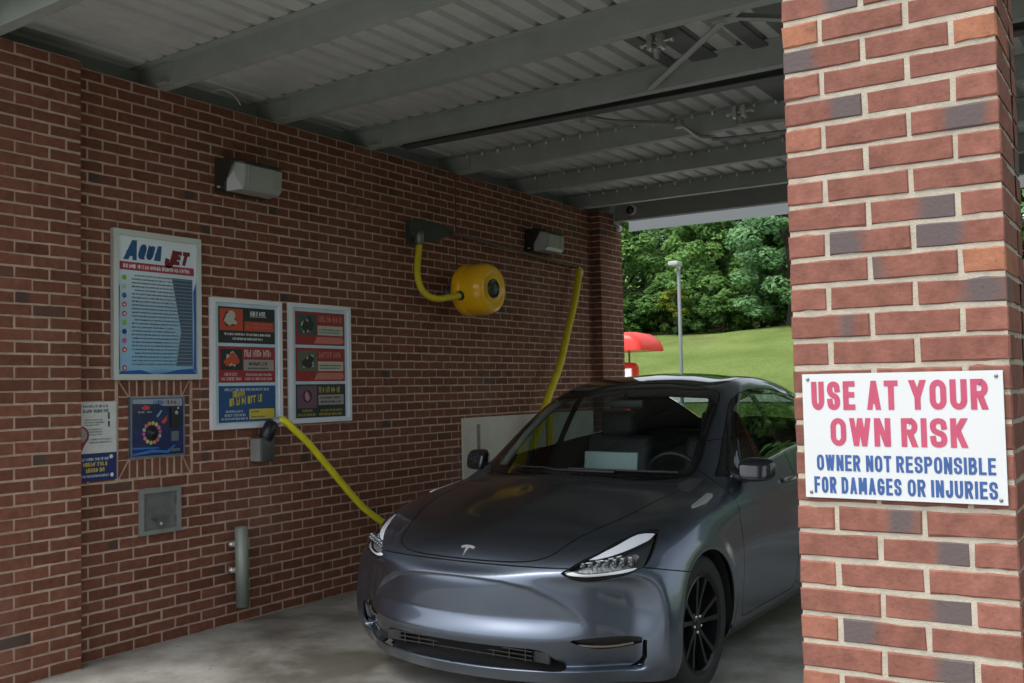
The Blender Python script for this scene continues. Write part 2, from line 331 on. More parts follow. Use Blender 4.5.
# ================================================================ the setting
HW = 51*CO                      # wall height, 51 courses
YF, YB = .50, 7.80              # front and back of the bay's brickwork
def floor_z(x):
    """the bay slab falls slightly away from the wall, then rises again in the next bay"""
    return 0 if x < 0 else -.0092*(x if x < 4.7 else 9.4-x)
def concrete_mat():
    m = bpy.data.materials.new('stained_concrete'); m.use_nodes = True; n = m.node_tree; b = n.nodes['Principled BSDF']
    tc = n.nodes.new('ShaderNodeTexCoord')
    def noise(sc, det, ro=.6):
        t = n.nodes.new('ShaderNodeTexNoise'); t.inputs['Scale'].default_value = sc; t.inputs['Detail'].default_value = det; t.inputs['Roughness'].default_value = ro
        n.links.new(tc.outputs['Object'], t.inputs['Vector']); return t
    def rng_(src, a, b_, lo, hi):
        r = n.nodes.new('ShaderNodeMapRange'); r.inputs['From Min'].default_value = a; r.inputs['From Max'].default_value = b_
        r.inputs['To Min'].default_value = lo; r.inputs['To Max'].default_value = hi; n.links.new(src, r.inputs[0]); return r.outputs[0]
    a = noise(.9, 9, .6); rp = n.nodes.new('ShaderNodeValToRGB'); e = rp.color_ramp.elements
    e[0].position = .40; e[0].color = (.15,.142,.118,1); e[1].position = .60; e[1].color = (.38,.378,.35,1)
    k = e.new(.5); k.color = (.285,.278,.25,1)
    n.links.new(a.outputs['Fac'], rp.inputs[0])
    s = noise(6, 10, .75); mx = n.nodes.new('ShaderNodeMixRGB'); mx.blend_type = 'MULTIPLY'; mx.inputs[0].default_value = 1
    n.links.new(rp.outputs[0], mx.inputs[1]); n.links.new(rng_(s.outputs['Fac'], .3, .7, .78, 1.15), mx.inputs[2])
    v = n.nodes.new('ShaderNodeTexNoise'); v.inputs['Scale'].default_value = 240; n.links.new(tc.outputs['Object'], v.inputs['Vector'])
    m2 = n.nodes.new('ShaderNodeMixRGB'); m2.blend_type = 'MULTIPLY'; m2.inputs[0].default_value = 1
    n.links.new(mx.outputs[0], m2.inputs[1]); n.links.new(rng_(v.outputs['Fac'], .35, .65, .9, 1.08), m2.inputs[2])
    # oil drips and grit
    sp = n.nodes.new('ShaderNodeTexVoronoi'); sp.inputs['Scale'].default_value = 7; n.links.new(tc.outputs['Object'], sp.inputs['Vector'])
    m9 = n.nodes.new('ShaderNodeMixRGB'); n.links.new(rng_(sp.outputs['Distance'], .03, .11, .5, 0), m9.inputs[0]); n.links.new(m2.outputs[0], m9.inputs[1]); m9.inputs[2].default_value = (.05,.047,.04,1)
    ed = noise(2.1, 12, .7); m10 = n.nodes.new('ShaderNodeMixRGB'); n.links.new(rng_(ed.outputs['Fac'], .55, .62, 0, .28), m10.inputs[0]); n.links.new(m9.outputs[0], m10.inputs[1]); m10.inputs[2].default_value = (.105,.098,.080,1)
    n.links.new(m10.outputs[0], b.inputs['Base Color'])
    n.links.new(rng_(a.outputs['Fac'], .38, .6, .42, .85), b.inputs['Roughness'])
    bp = n.nodes.new('ShaderNodeBump'); bp.inputs['Strength'].default_value = .25; bp.inputs['Distance'].default_value = .006
    n.links.new(v.outputs['Fac'], bp.inputs['Height']); n.links.new(bp.outputs[0], b.inputs['Normal'])
    return m
M_CONC = concrete_mat()
M_ASPH = mat('asphalt', (.055,.054,.052), .9, var=.25, vscale=3, bump=.4, bscale=180)
fb = MB()
for xa, xb, ya, yb in ((-14,0,9.2,22),(0,1.2,-7,22),(1.2,2.4,-7,22),(2.4,3.6,-7,22),(3.6,5.5,-7,22),(5.5,7.5,-7,-.3),(7.5,9.4,-7,-.3)):  # strips behind the bay: unseen, added to bounce light up to eave and deck
    fb.add([(xa,ya,floor_z(xa)), (xb,ya,floor_z(xb)), (xb,yb,floor_z(xb)), (xa,yb,floor_z(xa))], [[0,1,2,3]])
struct(fb.build('floor', M_CONC))

# ground: one sheet, flat round the building, rising to a grassed bank behind it
def terrain(x, y):
    t = min(max((y-24.5)/26, 0), 1); h = 4.5*(t*t*(3-2*t))**.85 if t > 0 else 0
    h += max(0, min(y, 120)-50.5)*.22
    h += .012*(x+15)*min(1, max(0, (y-30)/15))
    return h-.09+(.10*math.sin(x*.31+y*.2)+.06*math.sin(x*.83-y*.57))*min(1, max(0, (y-28)/8))
def ground_mat():
    m = bpy.data.materials.new('lot_and_grass'); m.use_nodes = True; n = m.node_tree; b = n.nodes['Principled BSDF']
    b.inputs['Roughness'].default_value = .95; b.inputs['Specular IOR Level'].default_value = .15
    tc = n.nodes.new('ShaderNodeTexCoord'); sx = n.nodes.new('ShaderNodeSeparateXYZ'); n.links.new(tc.outputs['Object'], sx.inputs[0])
    def noise(sc, det, ro=.6):
        t = n.nodes.new('ShaderNodeTexNoise'); t.inputs['Scale'].default_value = sc; t.inputs['Detail'].default_value = det; t.inputs['Roughness'].default_value = ro
        n.links.new(tc.outputs['Object'], t.inputs['Vector']); return t
    g = noise(.35, 8); r = n.nodes.new('ShaderNodeValToRGB'); e = r.color_ramp.elements
    e[0].position = .35; e[0].color = (.19,.275,.065,1); e[1].position = .68; e[1].color = (.29,.385,.115,1)
    n.links.new(g.outputs['Fac'], r.inputs[0])
    f = noise(9, 12, .8); mr = n.nodes.new('ShaderNodeMapRange'); mr.inputs['From Min'].default_value = .3; mr.inputs['From Max'].default_value = .7; mr.inputs['To Min'].default_value = .62; mr.inputs['To Max'].default_value = 1.25
    n.links.new(f.outputs['Fac'], mr.inputs[0])
    mx = n.nodes.new('ShaderNodeMixRGB'); mx.blend_type = 'MULTIPLY'; mx.inputs[0].default_value = 1
    n.links.new(r.outputs[0], mx.inputs[1]); n.links.new(mr.outputs[0], mx.inputs[2])
    # bare, brownish patches
    d = noise(.22, 6); md = n.nodes.new('ShaderNodeMapRange'); md.inputs['From Min'].default_value = .6; md.inputs['From Max'].default_value = .75; md.inputs['To Max'].default_value = .6
    n.links.new(d.outputs['Fac'], md.inputs[0])
    m2 = n.nodes.new('ShaderNodeMixRGB'); n.links.new(md.outputs[0], m2.inputs[0]); n.links.new(mx.outputs[0], m2.inputs[1]); m2.inputs[2].default_value = (.19,.15,.085,1)
    # asphalt this side of the bank
    st = n.nodes.new('ShaderNodeMapRange'); st.inputs['From Min'].default_value = 24.4; st.inputs['From Max'].default_value = 24.8
    n.links.new(sx.outputs[1], st.inputs[0])
    m3 = n.nodes.new('ShaderNodeMixRGB'); n.links.new(st.outputs[0], m3.inputs[0]); m3.inputs[1].default_value = (.085,.083,.080,1); n.links.new(m2.outputs[0], m3.inputs[2])
    n.links.new(m3.outputs[0], b.inputs['Base Color'])
    bp = n.nodes.new('ShaderNodeBump'); bp.inputs['Strength'].default_value = .9; bp.inputs['Distance'].default_value = .25
    n.links.new(f.outputs['Fac'], bp.inputs['Height']); n.links.new(bp.outputs[0], b.inputs['Normal'])
    return m
gb = MB()
gx = [-900,-400,-150]+list(np.arange(-80, 61, 2.0))+[120,400,900]; gy = [-900,-300,-80,-30,0,12,20,23]+list(np.arange(24, 90, 1.5))+[100,130,200,400,900]
vs = [(x,y,terrain(x,y)) for y in gy for x in gx]; nx = len(gx)
gb.add(vs, [[j*nx+i, j*nx+i+1, (j+1)*nx+i+1, (j+1)*nx+i] for j in range(len(gy)-1) for i in range(nx-1)], True)
struct(gb.build('ground', ground_mat()))
pb = MB()
for i in range(40):
    x0, x1 = -60+2*i, -58+2*i; q = lambda x, y: (x, y, terrain(x, y)+.05)
    pb.add([q(x0,31.0), q(x1,31.0), q(x1,32.0), q(x0,32.0)], [[0,1,2,3]])
struct(pb.build('path', mat('path_concrete', (.52,.51,.48), .9, var=.12, vscale=2)))

# ---------------------------------------------------------------- brick walls and columns
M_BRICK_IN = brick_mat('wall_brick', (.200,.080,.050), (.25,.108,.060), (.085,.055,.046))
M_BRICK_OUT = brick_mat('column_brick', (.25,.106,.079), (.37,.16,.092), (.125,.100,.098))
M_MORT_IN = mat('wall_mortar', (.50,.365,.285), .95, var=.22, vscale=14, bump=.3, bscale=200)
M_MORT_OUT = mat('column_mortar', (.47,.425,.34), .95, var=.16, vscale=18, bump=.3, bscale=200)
def run_bricks(B, o, u, n, length, courses, holes=(), shift=0., flashp=.05):
    """running bond on one face; holes: (a0, a1, course0, course1)"""
    o = np.array(o, float); u = np.array(u, float)
    for c in range(courses):
        a = -MO*((c+1) % 2)*.5-shift; z = c*CO+MJ*.5
        while a < length:
            segs = [(max(a, 0), min(a+BL, length))]
            for h0, h1, c0, c1 in holes:
                if c0 <= c < c1:
                    segs = [s for p, q in segs for s in ((p, min(q, h0-MJ)), (max(p, h1+MJ), q)) if s[1]-s[0] > .012]
            for p, q in segs:
                if q-p > .015: B.brick(o+u*p+np.array((0,0,z)), u, n, q-p, BH, BD, rtint(), rflash(flashp))
            a += MO
REC = .0035
def wall_left():
    w = thing('brick_wall', 'long dark red brick wall carrying the price boards and the yellow reel', 'wall', (0,4.3,0))
    B = Bricks()
    c0, c1 = 15, 24; y0, y1 = 1.265, 1.815
    run_bricks(B, (0,YF,0), (0,1,0), (1,0,0), YB-YF, 51, holes=[(y0-YF, y1-YF, c0, c1)], shift=.03)
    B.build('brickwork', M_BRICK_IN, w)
    # coin box surround: soldiers above and below, rowlocks at the sides, mitred corners
    S = Bricks(); z0, z1 = c0*CO, c1*CO; iy0, iy1, iz0, iz1 = y0+.088, y1-.078, z0+.118, z1-.105
    n = 7; pw = (iy1-iy0)/n
    for k in range(n):
        for a, b in ((z0+MJ, iz0), (iz1, z1-MJ)): S.brick((0, iy0+k*pw+MJ/2, a), (0,1,0), (1,0,0), pw-MJ, b-a, BD, rtint())
    m = 6; ph = (iz1-iz0)/m
    for k in range(m):
        for a, b in ((y0+MJ, iy0-MJ/2), (iy1+MJ/2, y1-MJ)): S.brick((0, a, iz0+k*ph+MJ/2), (0,1,0), (1,0,0), b-a, ph-MJ, BD, rtint())
    # corner bricks cut on the diagonal
    for (ya, yb) in ((y0+MJ, iy0-MJ/2), (y1-MJ, iy1+MJ/2)):
        for (za, zb) in ((z0+MJ, iz0), (z1-MJ, iz1)):
            g = .004; t = rtint()
            for tri in ([(ya+np.sign(yb-ya)*g*2.2, za), (yb, za), (yb, zb-np.sign(zb-za)*g*2.2)], [(ya, za+np.sign(zb-za)*g*2.2), (yb-np.sign(yb-ya)*g*2.2, zb), (ya, zb)]):
                b = len(S.v)
                for x in (0., -BD):
                    for p in tri: S.v.append(np.array((x, *p))); S.fl.append(0)
                S.f += [[b,b+1,b+2],[b+5,b+4,b+3],[b,b+1,b+4,b+3],[b+1,b+2,b+5,b+4],[b+2,b,b+3,b+5]]; S.t += [t]*6
    S.build('soldier_surround', M_BRICK_IN, w)
    MB().box((-.30, YF+.002, -.05), (-REC, YB-.002, HW)).build('mortar_core', M_MORT_IN, w)
    MB().box((-.004, 4.743, 2.45), (.0008, 4.755, HW-.002)).build('control_joint', mat('joint_sealant', (.06,.036,.03), .8), w)
    return w
wall_left()
def column(name, label, x0, x1, y0, y1, top, mb, mm, pattern=None, flash=None, cat='pillar', vis=('f','r'), tints=None, group=None, zb=0.):
    """square brick column; faces: f (-Y), r (+X), l (-X), b (+Y); stretchers and headers alternate course by course"""
    w = thing(name, label, cat, ((x0+x1)/2, (y0+y1)/2, zb), group); B = Bricks(); nc = int(round(top/CO))
    LX = x1-x0; LY = y1-y0
    def lay(c, o, u, n, L, start_half, fl=None, tn=None, dep=None):
        a = 0.; k = 0; last = 0
        while a < L-.02:
            l = (BL-MO*.5) if (k == 0 and start_half) else BL
            if a+l > L-.03: l = L-a
            l = min(l, L-a)
            D = (BL if l < .13 else BD) if dep is None else dep
            B.brick(np.array(o)+np.array(u)*a+np.array((0,0,c*CO+MJ*.5)), u, n, l, BH, D, tn[k] if tn and k < len(tn) and tn[k] is not None else rtint(), fl[k] if fl and k < len(fl) and fl[k] is not None else rflash(.06))
            if k == 0: first = D
            last = D; a += l+MJ; k += 1
        return first, last
    for c in range(nc):
        odd = c % 2
        fl, tn = (flash or {}).get(c), (tints or {}).get(c)
        # the front bricks turn the corners: a header seen in front is the end of a stretcher along the side
        d0, d1 = lay(c, (x0,y0,0), (1,0,0), (0,-1,0), LX, odd, fl, tn, None if LX > .2 else (BL if odd else BD))
        ye = BD+MJ if 'b' in vis else 0
        if 'b' in vis: lay(c, (x0,y1,0), (1,0,0), (0,1,0), LX, not odd, dep=BD-.001)
        for face, xx, nn, d in (('r', x1, (1,0,0), d1), ('l', x0, (-1,0,0), d0)):
            if face in vis and LY-d-MJ-ye > .02: lay(c, (xx,y0+d+MJ,0), (0,1,0), nn, LY-d-MJ-ye, False, dep=min(BD, LX*.45))
    B.build('brickwork', mb, w)
    r = REC+.0
    MB().box((x0+r*(1 if LX > .2 else 0), y0+r, -.1), (x1-r, y1-r, nc*CO)).build('mortar_core', mm, w)
    return w
PX0, PX1 = 4.469, 4.966
N_ = None; D1 = (.9,.9,.3,0,0); D2 = (0,0,.3,.9,.9); DA = (.75,)*5; OR = .98; RD = .8
fl = {36:[D2,N_,N_], 34:[D1,N_,N_], 32:[(0,0,.25,.95,.95),N_,N_], 31:[N_,N_,(0,.2,.95,.95,.1)], 28:[N_,D2,N_], 27:[N_,D1,(.9,.9,.6,0,0)],
      25:[N_,N_,(0,0,.5,.95,.6)], 26:[N_,(.7,.1,0,0,0),N_], 17:[N_,(0,0,0,.9,.4),N_], 16:[N_,(0,0,0,.8,.85),N_], 14:[N_,(0,0,.4,.95,.9),N_],
      13:[N_,(.95,.95,.3,0,0),N_], 12:[N_,(0,0,.3,.95,.9),N_], 24:[(0,0,0,.7,.1),N_,N_]}
z5 = (0,)*5
for c in range(8, 46):
    row = fl.get(c, [None]*3); fl[c] = [z5 if q is None else q for q in row]
tn = {35:[OR,.5,.45], 34:[.3,.5,OR], 33:[RD,.5,.4], 32:[.5,.5,RD], 31:[.9,.4,.55], 30:[.4,.5,RD+.05], 29:[RD,.45,.5], 28:[.4,.45,.75], 27:[.85,.5,.5], 26:[.45,.5,OR], 25:[.6,.45,.5],
      24:[.4,.5,.7], 23:[.45,.4,.4], 17:[.85,.5,.5], 16:[.5,.5,.8], 15:[.88,.55,.72], 14:[.5,.6,.85], 13:[.9,.4,.5], 12:[.55,.45,.8], 11:[.9,.5,.5]}
column('brick_pillar', 'near red brick pillar carrying the USE AT YOUR OWN RISK sign', PX0, PX1, 0, .345, 51*CO, M_BRICK_OUT, M_MORT_OUT, flash=fl, tints=tn, vis='frlb', zb=-.05)
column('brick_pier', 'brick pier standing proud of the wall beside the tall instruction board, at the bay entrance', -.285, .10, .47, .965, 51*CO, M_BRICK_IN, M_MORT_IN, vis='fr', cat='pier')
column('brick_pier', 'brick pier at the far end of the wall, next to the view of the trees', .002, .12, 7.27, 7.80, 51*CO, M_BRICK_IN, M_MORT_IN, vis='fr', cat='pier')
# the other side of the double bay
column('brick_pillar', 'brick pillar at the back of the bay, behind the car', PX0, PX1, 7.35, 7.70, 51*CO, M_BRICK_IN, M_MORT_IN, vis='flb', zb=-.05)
# ---------------------------------------------------------------- roof: corrugated deck on Z purlins
M_DECK = mat('deck_galvanised', (.56,.575,.55), .55, .0, var=.10, vscale=3, bump=.08, bscale=30)
M_PURL = mat('purlin_primer', (.35,.385,.355), .55, .0, var=.10, vscale=5)
M_DARKST = mat('girder_dark', (.075,.082,.080), .6, .1, var=.15, vscale=5)
M_ZINC = mat('zinc', (.62,.62,.60), .4, .7)
DZ = HW+.150
roof = thing('canopy_roof', 'grey corrugated steel roof on purlins over the wash bay', 'roof', (2.7,4,HW))
db = MB(); P = .165; x = -.3; prof = []
while x < 5.5:
    prof += [(x, DZ), (x+.108, DZ), (x+.122, DZ+.038), (x+.151, DZ+.038)]; x += P
n = len(prof); vs = []
for y in (-.12, 1.6, 2.65, 3.65, 4.8, 5.95, 7.1, 7.78):
    vs += [(a, y, b) for a, b in prof]
db.add(vs, [[j*n+i, j*n+i+1, (j+1)*n+i+1, (j+1)*n+i] for j in range(7) for i in range(n-1)])
db.build('deck', M_DECK, roof)
MB().box((-.32,-.14,DZ+.05), (5.62,7.8,DZ+.09)).build('roof_membrane', mat('membrane', (.2,.2,.2), .9), roof)
MB().box((-.31,-.1,HW-.02), (-.20,7.76,DZ+.05)).build('eave_closure', M_PURL, roof)
PURL = [(.40, -.05), (1.56, -.055), (2.57, -.05), (3.57, -.03), (4.78, -.012), (5.93, -.004), (7.06, 0)]
TH = .006
for y, sk in PURL:
    pbm = MB(); x0, x1 = -.28, 5.5
    f = lambda x: y+sk*(x-.1) if x < 3.4 else y+sk*3.3
    xsq = [x0, 3.4, x1]
    for i in range(2):
        a, b = xsq[i], xsq[i+1]; ya, yb = f(a), f(b)
        def sl(o0, o1, z0, z1):
            vs = [(q[0], q[1]+d, z) for z in (z0, z1) for q, d in (((a,ya),o0), ((b,yb),o0), ((b,yb),o1), ((a,ya),o1))]
            pbm.add(vs, [[3,2,1,0],[4,5,6,7],[0,1,5,4],[1,2,6,5],[2,3,7,6],[3,0,4,7]])
        sl(0, TH, HW+TH, DZ-TH); sl(0, .075, HW+.0005, HW+TH); sl(-.07, TH, DZ-TH, DZ-.0005); sl(.069, .075, HW+TH, HW+.024)
    pbm.build('purlin', M_PURL, roof)
    MB().box((.05, f(.1)-.014, HW+.004), (.15, f(.1)-.002, DZ-.01)).box((.05, f(.1)-.05, HW+.003), (.15, f(.1)-.014, HW+.012)).build('purlin_clip', M_PURL, roof)
# tips of the deck screws under the three farther purlins
for y, sk in PURL[4:]:
    sb = MB(); xx = .137
    while xx < 4.4:
        sb.lathe([(0,-.030),(.010,-.030),(.012,-.008),(.008,0)], (xx-P*.0, y+sk*(xx-.1)-.035, DZ-.007), (0,0,1), 8); xx += P
    sb.build('deck_screws', mat('screw_galv', (.72,.73,.70), .5), roof)
# main girder beyond the fourth purlin, and the eave beam with its white gutter
gd = MB(); gd.box((.25,3.70,HW-.004), (5.4,3.712,DZ-.02)); gd.box((.25,3.655,HW-.012), (5.4,3.76,HW-.002)); gd.build('girder', M_DARKST, roof)
eb = MB(); eb.box((.14,7.60,3.375), (5.5,7.612,3.585)); eb.box((.14,7.60,3.365), (5.5,7.70,3.375)); eb.build('eave_beam', mat('eave_paint', (.27,.28,.265), .6, var=.06), roof)
MB().box((.125,7.585,3.33), (.14,7.70,HW+.02)).build('eave_bracket', M_PURL, roof)
MB().box((-.19,7.50,HW+.001), (.13,7.79,DZ+.045)).build('end_closure', M_PURL, roof)
def skirt_mat():
    m = mat('translucent_white', (.86,.88,.91), .45); n = m.node_tree; b = n.nodes['Principled BSDF']
    t = n.nodes.new('ShaderNodeBsdfTranslucent'); t.inputs[0].default_value = (.80,.83,.88,1); x = n.nodes.new('ShaderNodeMixShader'); x.inputs[0].default_value = .5
    n.links.new(b.outputs[0], x.inputs[1]); n.links.new(t.outputs[0], x.inputs[2]); n.links.new(x.outputs[0], n.nodes['Material Output'].inputs[0]); return m
gt = MB(); xx = .24; n_ = 0; vs_ = []
while xx < 5.55: vs_ += [(xx, 7.75+(.006 if n_ % 2 else 0), 3.258), (xx, 7.75+(.006 if n_ % 2 else 0), 3.40)]; xx += .076; n_ += 1
gt.add(vs_, [[2*i,2*i+2,2*i+3,2*i+1] for i in range(n_-1)], True)
gt.build('eave_skirt', skirt_mat(), roof)
# X-bracing angles and a rib stiffener over the middle of the bay
br = MB()
def angle_bar(p, q, w=.045, t_=.006):
    p, q = Vector(p), Vector(q); d = (q-p).normalized(); sdv = d.cross(Vector((0,0,1))).normalized()*w; up = Vector((0,0,w)); tn = Vector((0,0,t_)); ts = sdv.normalized()*t_
    for a_, b_ in ((sdv, tn), (ts, up)):
        vs_ = [e+o_ for e in (p, q) for o_ in (Vector((0,0,0)), a_, a_+b_, b_)]; br.add(vs_, [[0,1,2,3],[7,6,5,4],[0,4,5,1],[1,5,6,2],[2,6,7,3],[3,7,4,0]])
angle_bar((2.50,3.52,HW+.006), (3.36,2.62,HW+.010)); angle_bar((3.34,2.60,HW+.018), (4.46,3.52,HW+.012)); angle_bar((3.36,2.66,HW+.022), (4.42,1.66,HW+.022))
br.build('brace', M_PURL, roof)
MB().box((3.28,2.585,HW+.015), (3.42,2.66,HW+.13), .004).build('gusset_plate', M_PURL, roof)
rb = MB()
for xx, y0_, y1_, w_ in ((2.62,2.61,3.50,.09), (2.80,2.61,3.50,.17), (3.20,2.61,3.50,.10), (3.42,2.61,3.50,.17), (2.95,3.80,4.72,.22), (3.30,3.80,4.72,.1)):
    rb.box((xx,y0_,DZ-.020), (xx+w_,y1_,DZ-.002), .004)
rb.build('stiffener', mat('rib_grey', (.15,.16,.155), .6, var=.1), roof)
# ---------------------------------------------------------------- conduits, clamps and camera under the roof
M_COND = mat('conduit_grey', (.30,.31,.30), .45, .4, var=.06)
c = thing('conduit', 'grey steel conduit with a cranked bend running under the roof deck', 'conduit', (2.2,4.4,HW))
cz = HW-.02
MB().tube(spline([(1.84,3.86,cz+.03), (2.0,3.98,cz), (2.28,4.26,cz), (2.34,4.36,cz), (2.31,4.72,cz), (2.36,4.82,cz), (2.6,5.0,cz), (4.6,5.15,cz)], 6), .016, 10).build('pipe', M_COND, c)
MB().box((2.30,4.29,cz-.03), (2.37,4.36,cz+.03), .01).build('elbow', M_COND, c)
c = thing('conduit', 'short straight grey conduit ending at a beam clamp near the pillar top', 'conduit', (3,4.7,HW))
MB().tube([(2.70,4.63,cz), (4.5,4.95,cz)], .017, 10).build('pipe', mat('conduit_light', (.42,.42,.39), .5, .3), c)
for i, (x, y, lab) in enumerate([(2.86,2.80,'galvanised clamp under the purlin nearest the brace'), (1.83,3.80,'galvanised clamp where the cranked conduit starts at the dark girder'), (2.72,4.55,'galvanised clamp at the end of the straight conduit')]):
    k = thing('beam_clamp', lab, 'clamp', (x,y,HW), 'beam clamps under the roof')
    MB().box((x-.05,y-.03,cz+.03), (x-.015,y+.03,cz+.12), .006).box((x+.015,y-.03,cz+.03), (x+.05,y+.03,cz+.12), .006).build('jaw', M_ZINC, k)
    MB().lathe([(0,-.05),(.016,-.05),(.020,-.02),(.03,-.015),(.03,.02),(.0,.03)], (x,y,cz+.03), (0,0,1), 12).build('body', M_COND, k)
    MB().tube([(x-.1,y,cz+.07), (x+.1,y,cz+.075)], .009, 8).lathe([(0,0),(.017,0),(.017,.02),(0,.02)], (x-.1,y,cz+.07), (1,0,0), 6).lathe([(0,0),(.017,0),(.017,.02),(0,.02)], (x+.09,y,cz+.075), (1,0,0), 6).build('bolt', M_ZINC, k)
k = thing('security_camera', 'small white dome camera on the eave beam above the far end of the bay', 'camera', (.357,7.59,3.47))
MB().lathe([(0,0),(.062,0),(.062,.03),(.05,.045)], (.357,7.60,3.475), (-.1,-1,-.25), 24).build('housing', mat('white_plastic', (.75,.75,.72), .35), k)
MB().lathe([(.048,.03),(.042,.055),(.026,.074),(0,.08)], (.357,7.60,3.475), (-.1,-1,-.25), 24).build('dome', mat('black_gloss', (.012,.012,.014), .08, coat=.5), k)
MB().tube(spline([(.30,7.598,3.46),(.26,7.598,3.40),(.24,7.598,3.34)],6), .006, 6).build('cable', M_COND, k)
k = tag(MB().lathe([(0,0),(.035,0),(.035,.06),(.028,.07),(0,.07)], (.13,7.735,3.30), (0,-1,0), 16).build('junction_knob', MATS['white_plastic']), 'small white round fitting at the outer corner of the far pier', 'fitting')
k = tag(MB().tube(spline([(.02,1.98,HW+.07),(.05,2.05,HW+.10),(.06,2.14,HW+.075),(.055,2.2,HW+.03)],6), .004, 6).build('loose_wire', mat('wire', (.6,.6,.55), .6)), 'thin pale loose wire curling over the top of the wall between two purlins', 'wire')
# ================================================================ boards and boxes on the wall
PAL = {}
def ink(name, col, rough=.45): 
    if name not in PAL: PAL[name] = mat('ink_'+name, col, rough, var=.06, vscale=30)
    return PAL[name]
M_ALU = mat('aluminium_frame', (.60,.62,.62), .42, .5)
M_WFRAME = mat('white_frame', (.74,.77,.80), .5)
def wallplane(y, z, x=.0): return Plane((x, y, z), (0,1,0), (0,0,1))
rnd = random.Random(3)
# tall instruction board
W_, H_ = .652, .908; pl = wallplane(1.221, 1.618, .004)
t = thing('instruction_board', 'tall blue AQUA JET board in a silver frame with a column of round icons', 'sign', (.004,1.55,1.618))
m = MB(); frame_ring(m, pl, 0, 0, W_, H_, .034, 0, .032); m.build('frame', M_ALU, t)
def board_mat():
    m = bpy.data.materials.new('printed_blue_fade'); m.use_nodes = True; n = m.node_tree; b = n.nodes['Principled BSDF']; b.inputs['Roughness'].default_value = .35
    tc = n.nodes.new('ShaderNodeTexCoord'); sx = n.nodes.new('ShaderNodeSeparateXYZ'); n.links.new(tc.outputs['Generated'], sx.inputs[0])
    r = n.nodes.new('ShaderNodeValToRGB'); e = r.color_ramp.elements; e[0].position = .0; e[0].color = (.05,.25,.55,1); e[1].position = 1; e[1].color = (.72,.80,.84,1)
    k = e.new(.05); k.color = (.22,.46,.66,1); k = e.new(.5); k.color = (.36,.52,.64,1); k = e.new(.82); k.color = (.66,.76,.82,1)
    nz = n.nodes.new('ShaderNodeTexNoise'); nz.inputs['Scale'].default_value = 5; n.links.new(tc.outputs['Object'], nz.inputs['Vector'])
    ad = n.nodes.new('ShaderNodeMath'); ad.operation = 'MULTIPLY_ADD'; ad.inputs[1].default_value = .12; n.links.new(nz.outputs['Fac'], ad.inputs[0]); n.links.new(sx.outputs[2], ad.inputs[2])
    sb = n.nodes.new('ShaderNodeMath'); sb.operation = 'SUBTRACT'; sb.inputs[1].default_value = .06; n.links.new(ad.outputs[0], sb.inputs[0])
    n.links.new(sb.outputs[0], r.inputs[0]); n.links.new(r.outputs[0], b.inputs['Base Color']); return m
M_BOARD = board_mat()
m = MB(); slab(m, pl, .03, .03, W_-.03, H_-.03, .004, .018); m.build('sheet', M_BOARD, t)
h = .0188
m = MB(); capitals(m, pl, 'A', .070, .728, .165, .850, h, .27, .38, .3); capitals(m, pl, 'QUA', .172, .738, .342, .832, h, .29, .32, .28); m.build('lettering', ink('aqua', (.012,.085,.24)), t)
m = MB(); capitals(m, pl, 'J', .365, .700, .435, .818, h, .28, .3, .3); capitals(m, pl, 'ET', .435, .725, .548, .815, h, .29, .3, .28); m.build('lettering', ink('jetred', (.16,.008,.022)), t)
m = MB(); rect(m, pl, .05, .665, W_-.05, .715, h); m.build('banner', ink('banner', (.36,.03,.06)), t)
m = MB(); smallprint(m, pl, .075, .678, W_-.075, .702, h+.0008, rnd); m.build('banner_print', ink('white', (.75,.75,.74)), t)
m = MB(); poly(m, pl, [(.035,.60),(.052,.56),(.046,.3),(.052,.07),(.035,.035)], h); poly(m, pl, [(W_-.035,.62),(W_-.056,.56),(W_-.05,.3),(W_-.056,.07),(W_-.035,.035)], h)
poly(m, pl, [(.035,.034),(.30,.034),(.2,.06),(.06,.052)], h); poly(m, pl, [(.33,.034),(W_-.04,.034),(W_-.06,.07),(.47,.062)], h); m.build('border_print', ink('deepblue', (.012,.09,.36)), t)
m = MB(); poly(m, pl, [(.43,.64),(W_-.062,.64),(W_-.062,.085),(.46,.085),(.50,.3),(.47,.45)], h-.0003); m.build('side_slate_print', ink('slate', (.055,.095,.165)), t)  # dark slate print down the right side of the board
tx = MB(); tw = MB(); b = .630; q = 0
while b > .09:
    L = rnd.uniform(.30, .40); a = .135+rnd.choice([0,0,.02])
    smallprint(tx, pl, a, b, a+L, b+.0095, h+.0004, rnd); rect(tw, pl, .43, b+.0, W_-.065, b+.003, h+.0006)
    b -= .0225
tx.build('text_lines', ink('textgrey', (.055,.085,.11)), t); tw.build('rule_lines', ink('palegrey', (.30,.38,.44)), t)
cols = ['green','palegreen','teal','red','red','green','navy','pink','red',None,'red']
ICON = dict(green=(.22,.45,.05), palegreen=(.30,.55,.40), teal=(.02,.12,.22), red=(.55,.03,.05), navy=(.012,.025,.25), pink=(.55,.09,.25))
for i, cn in enumerate(cols):
    if not cn: continue
    bb = .618-i*.0545; m = MB(); disc(m, pl, .082, bb, .0165, h+.0004); rect(m, pl, .078, bb-.004, .086, bb+.0125, h+.0003); m.build('icon', ink(cn, ICON[cn]), t)
    if i in (3,4,8,10): m = MB(); disc(m, pl, .083, bb-.001, .007, h+.001, 8); m.build('icon', ink('white', (.75,.75,.74)), t)

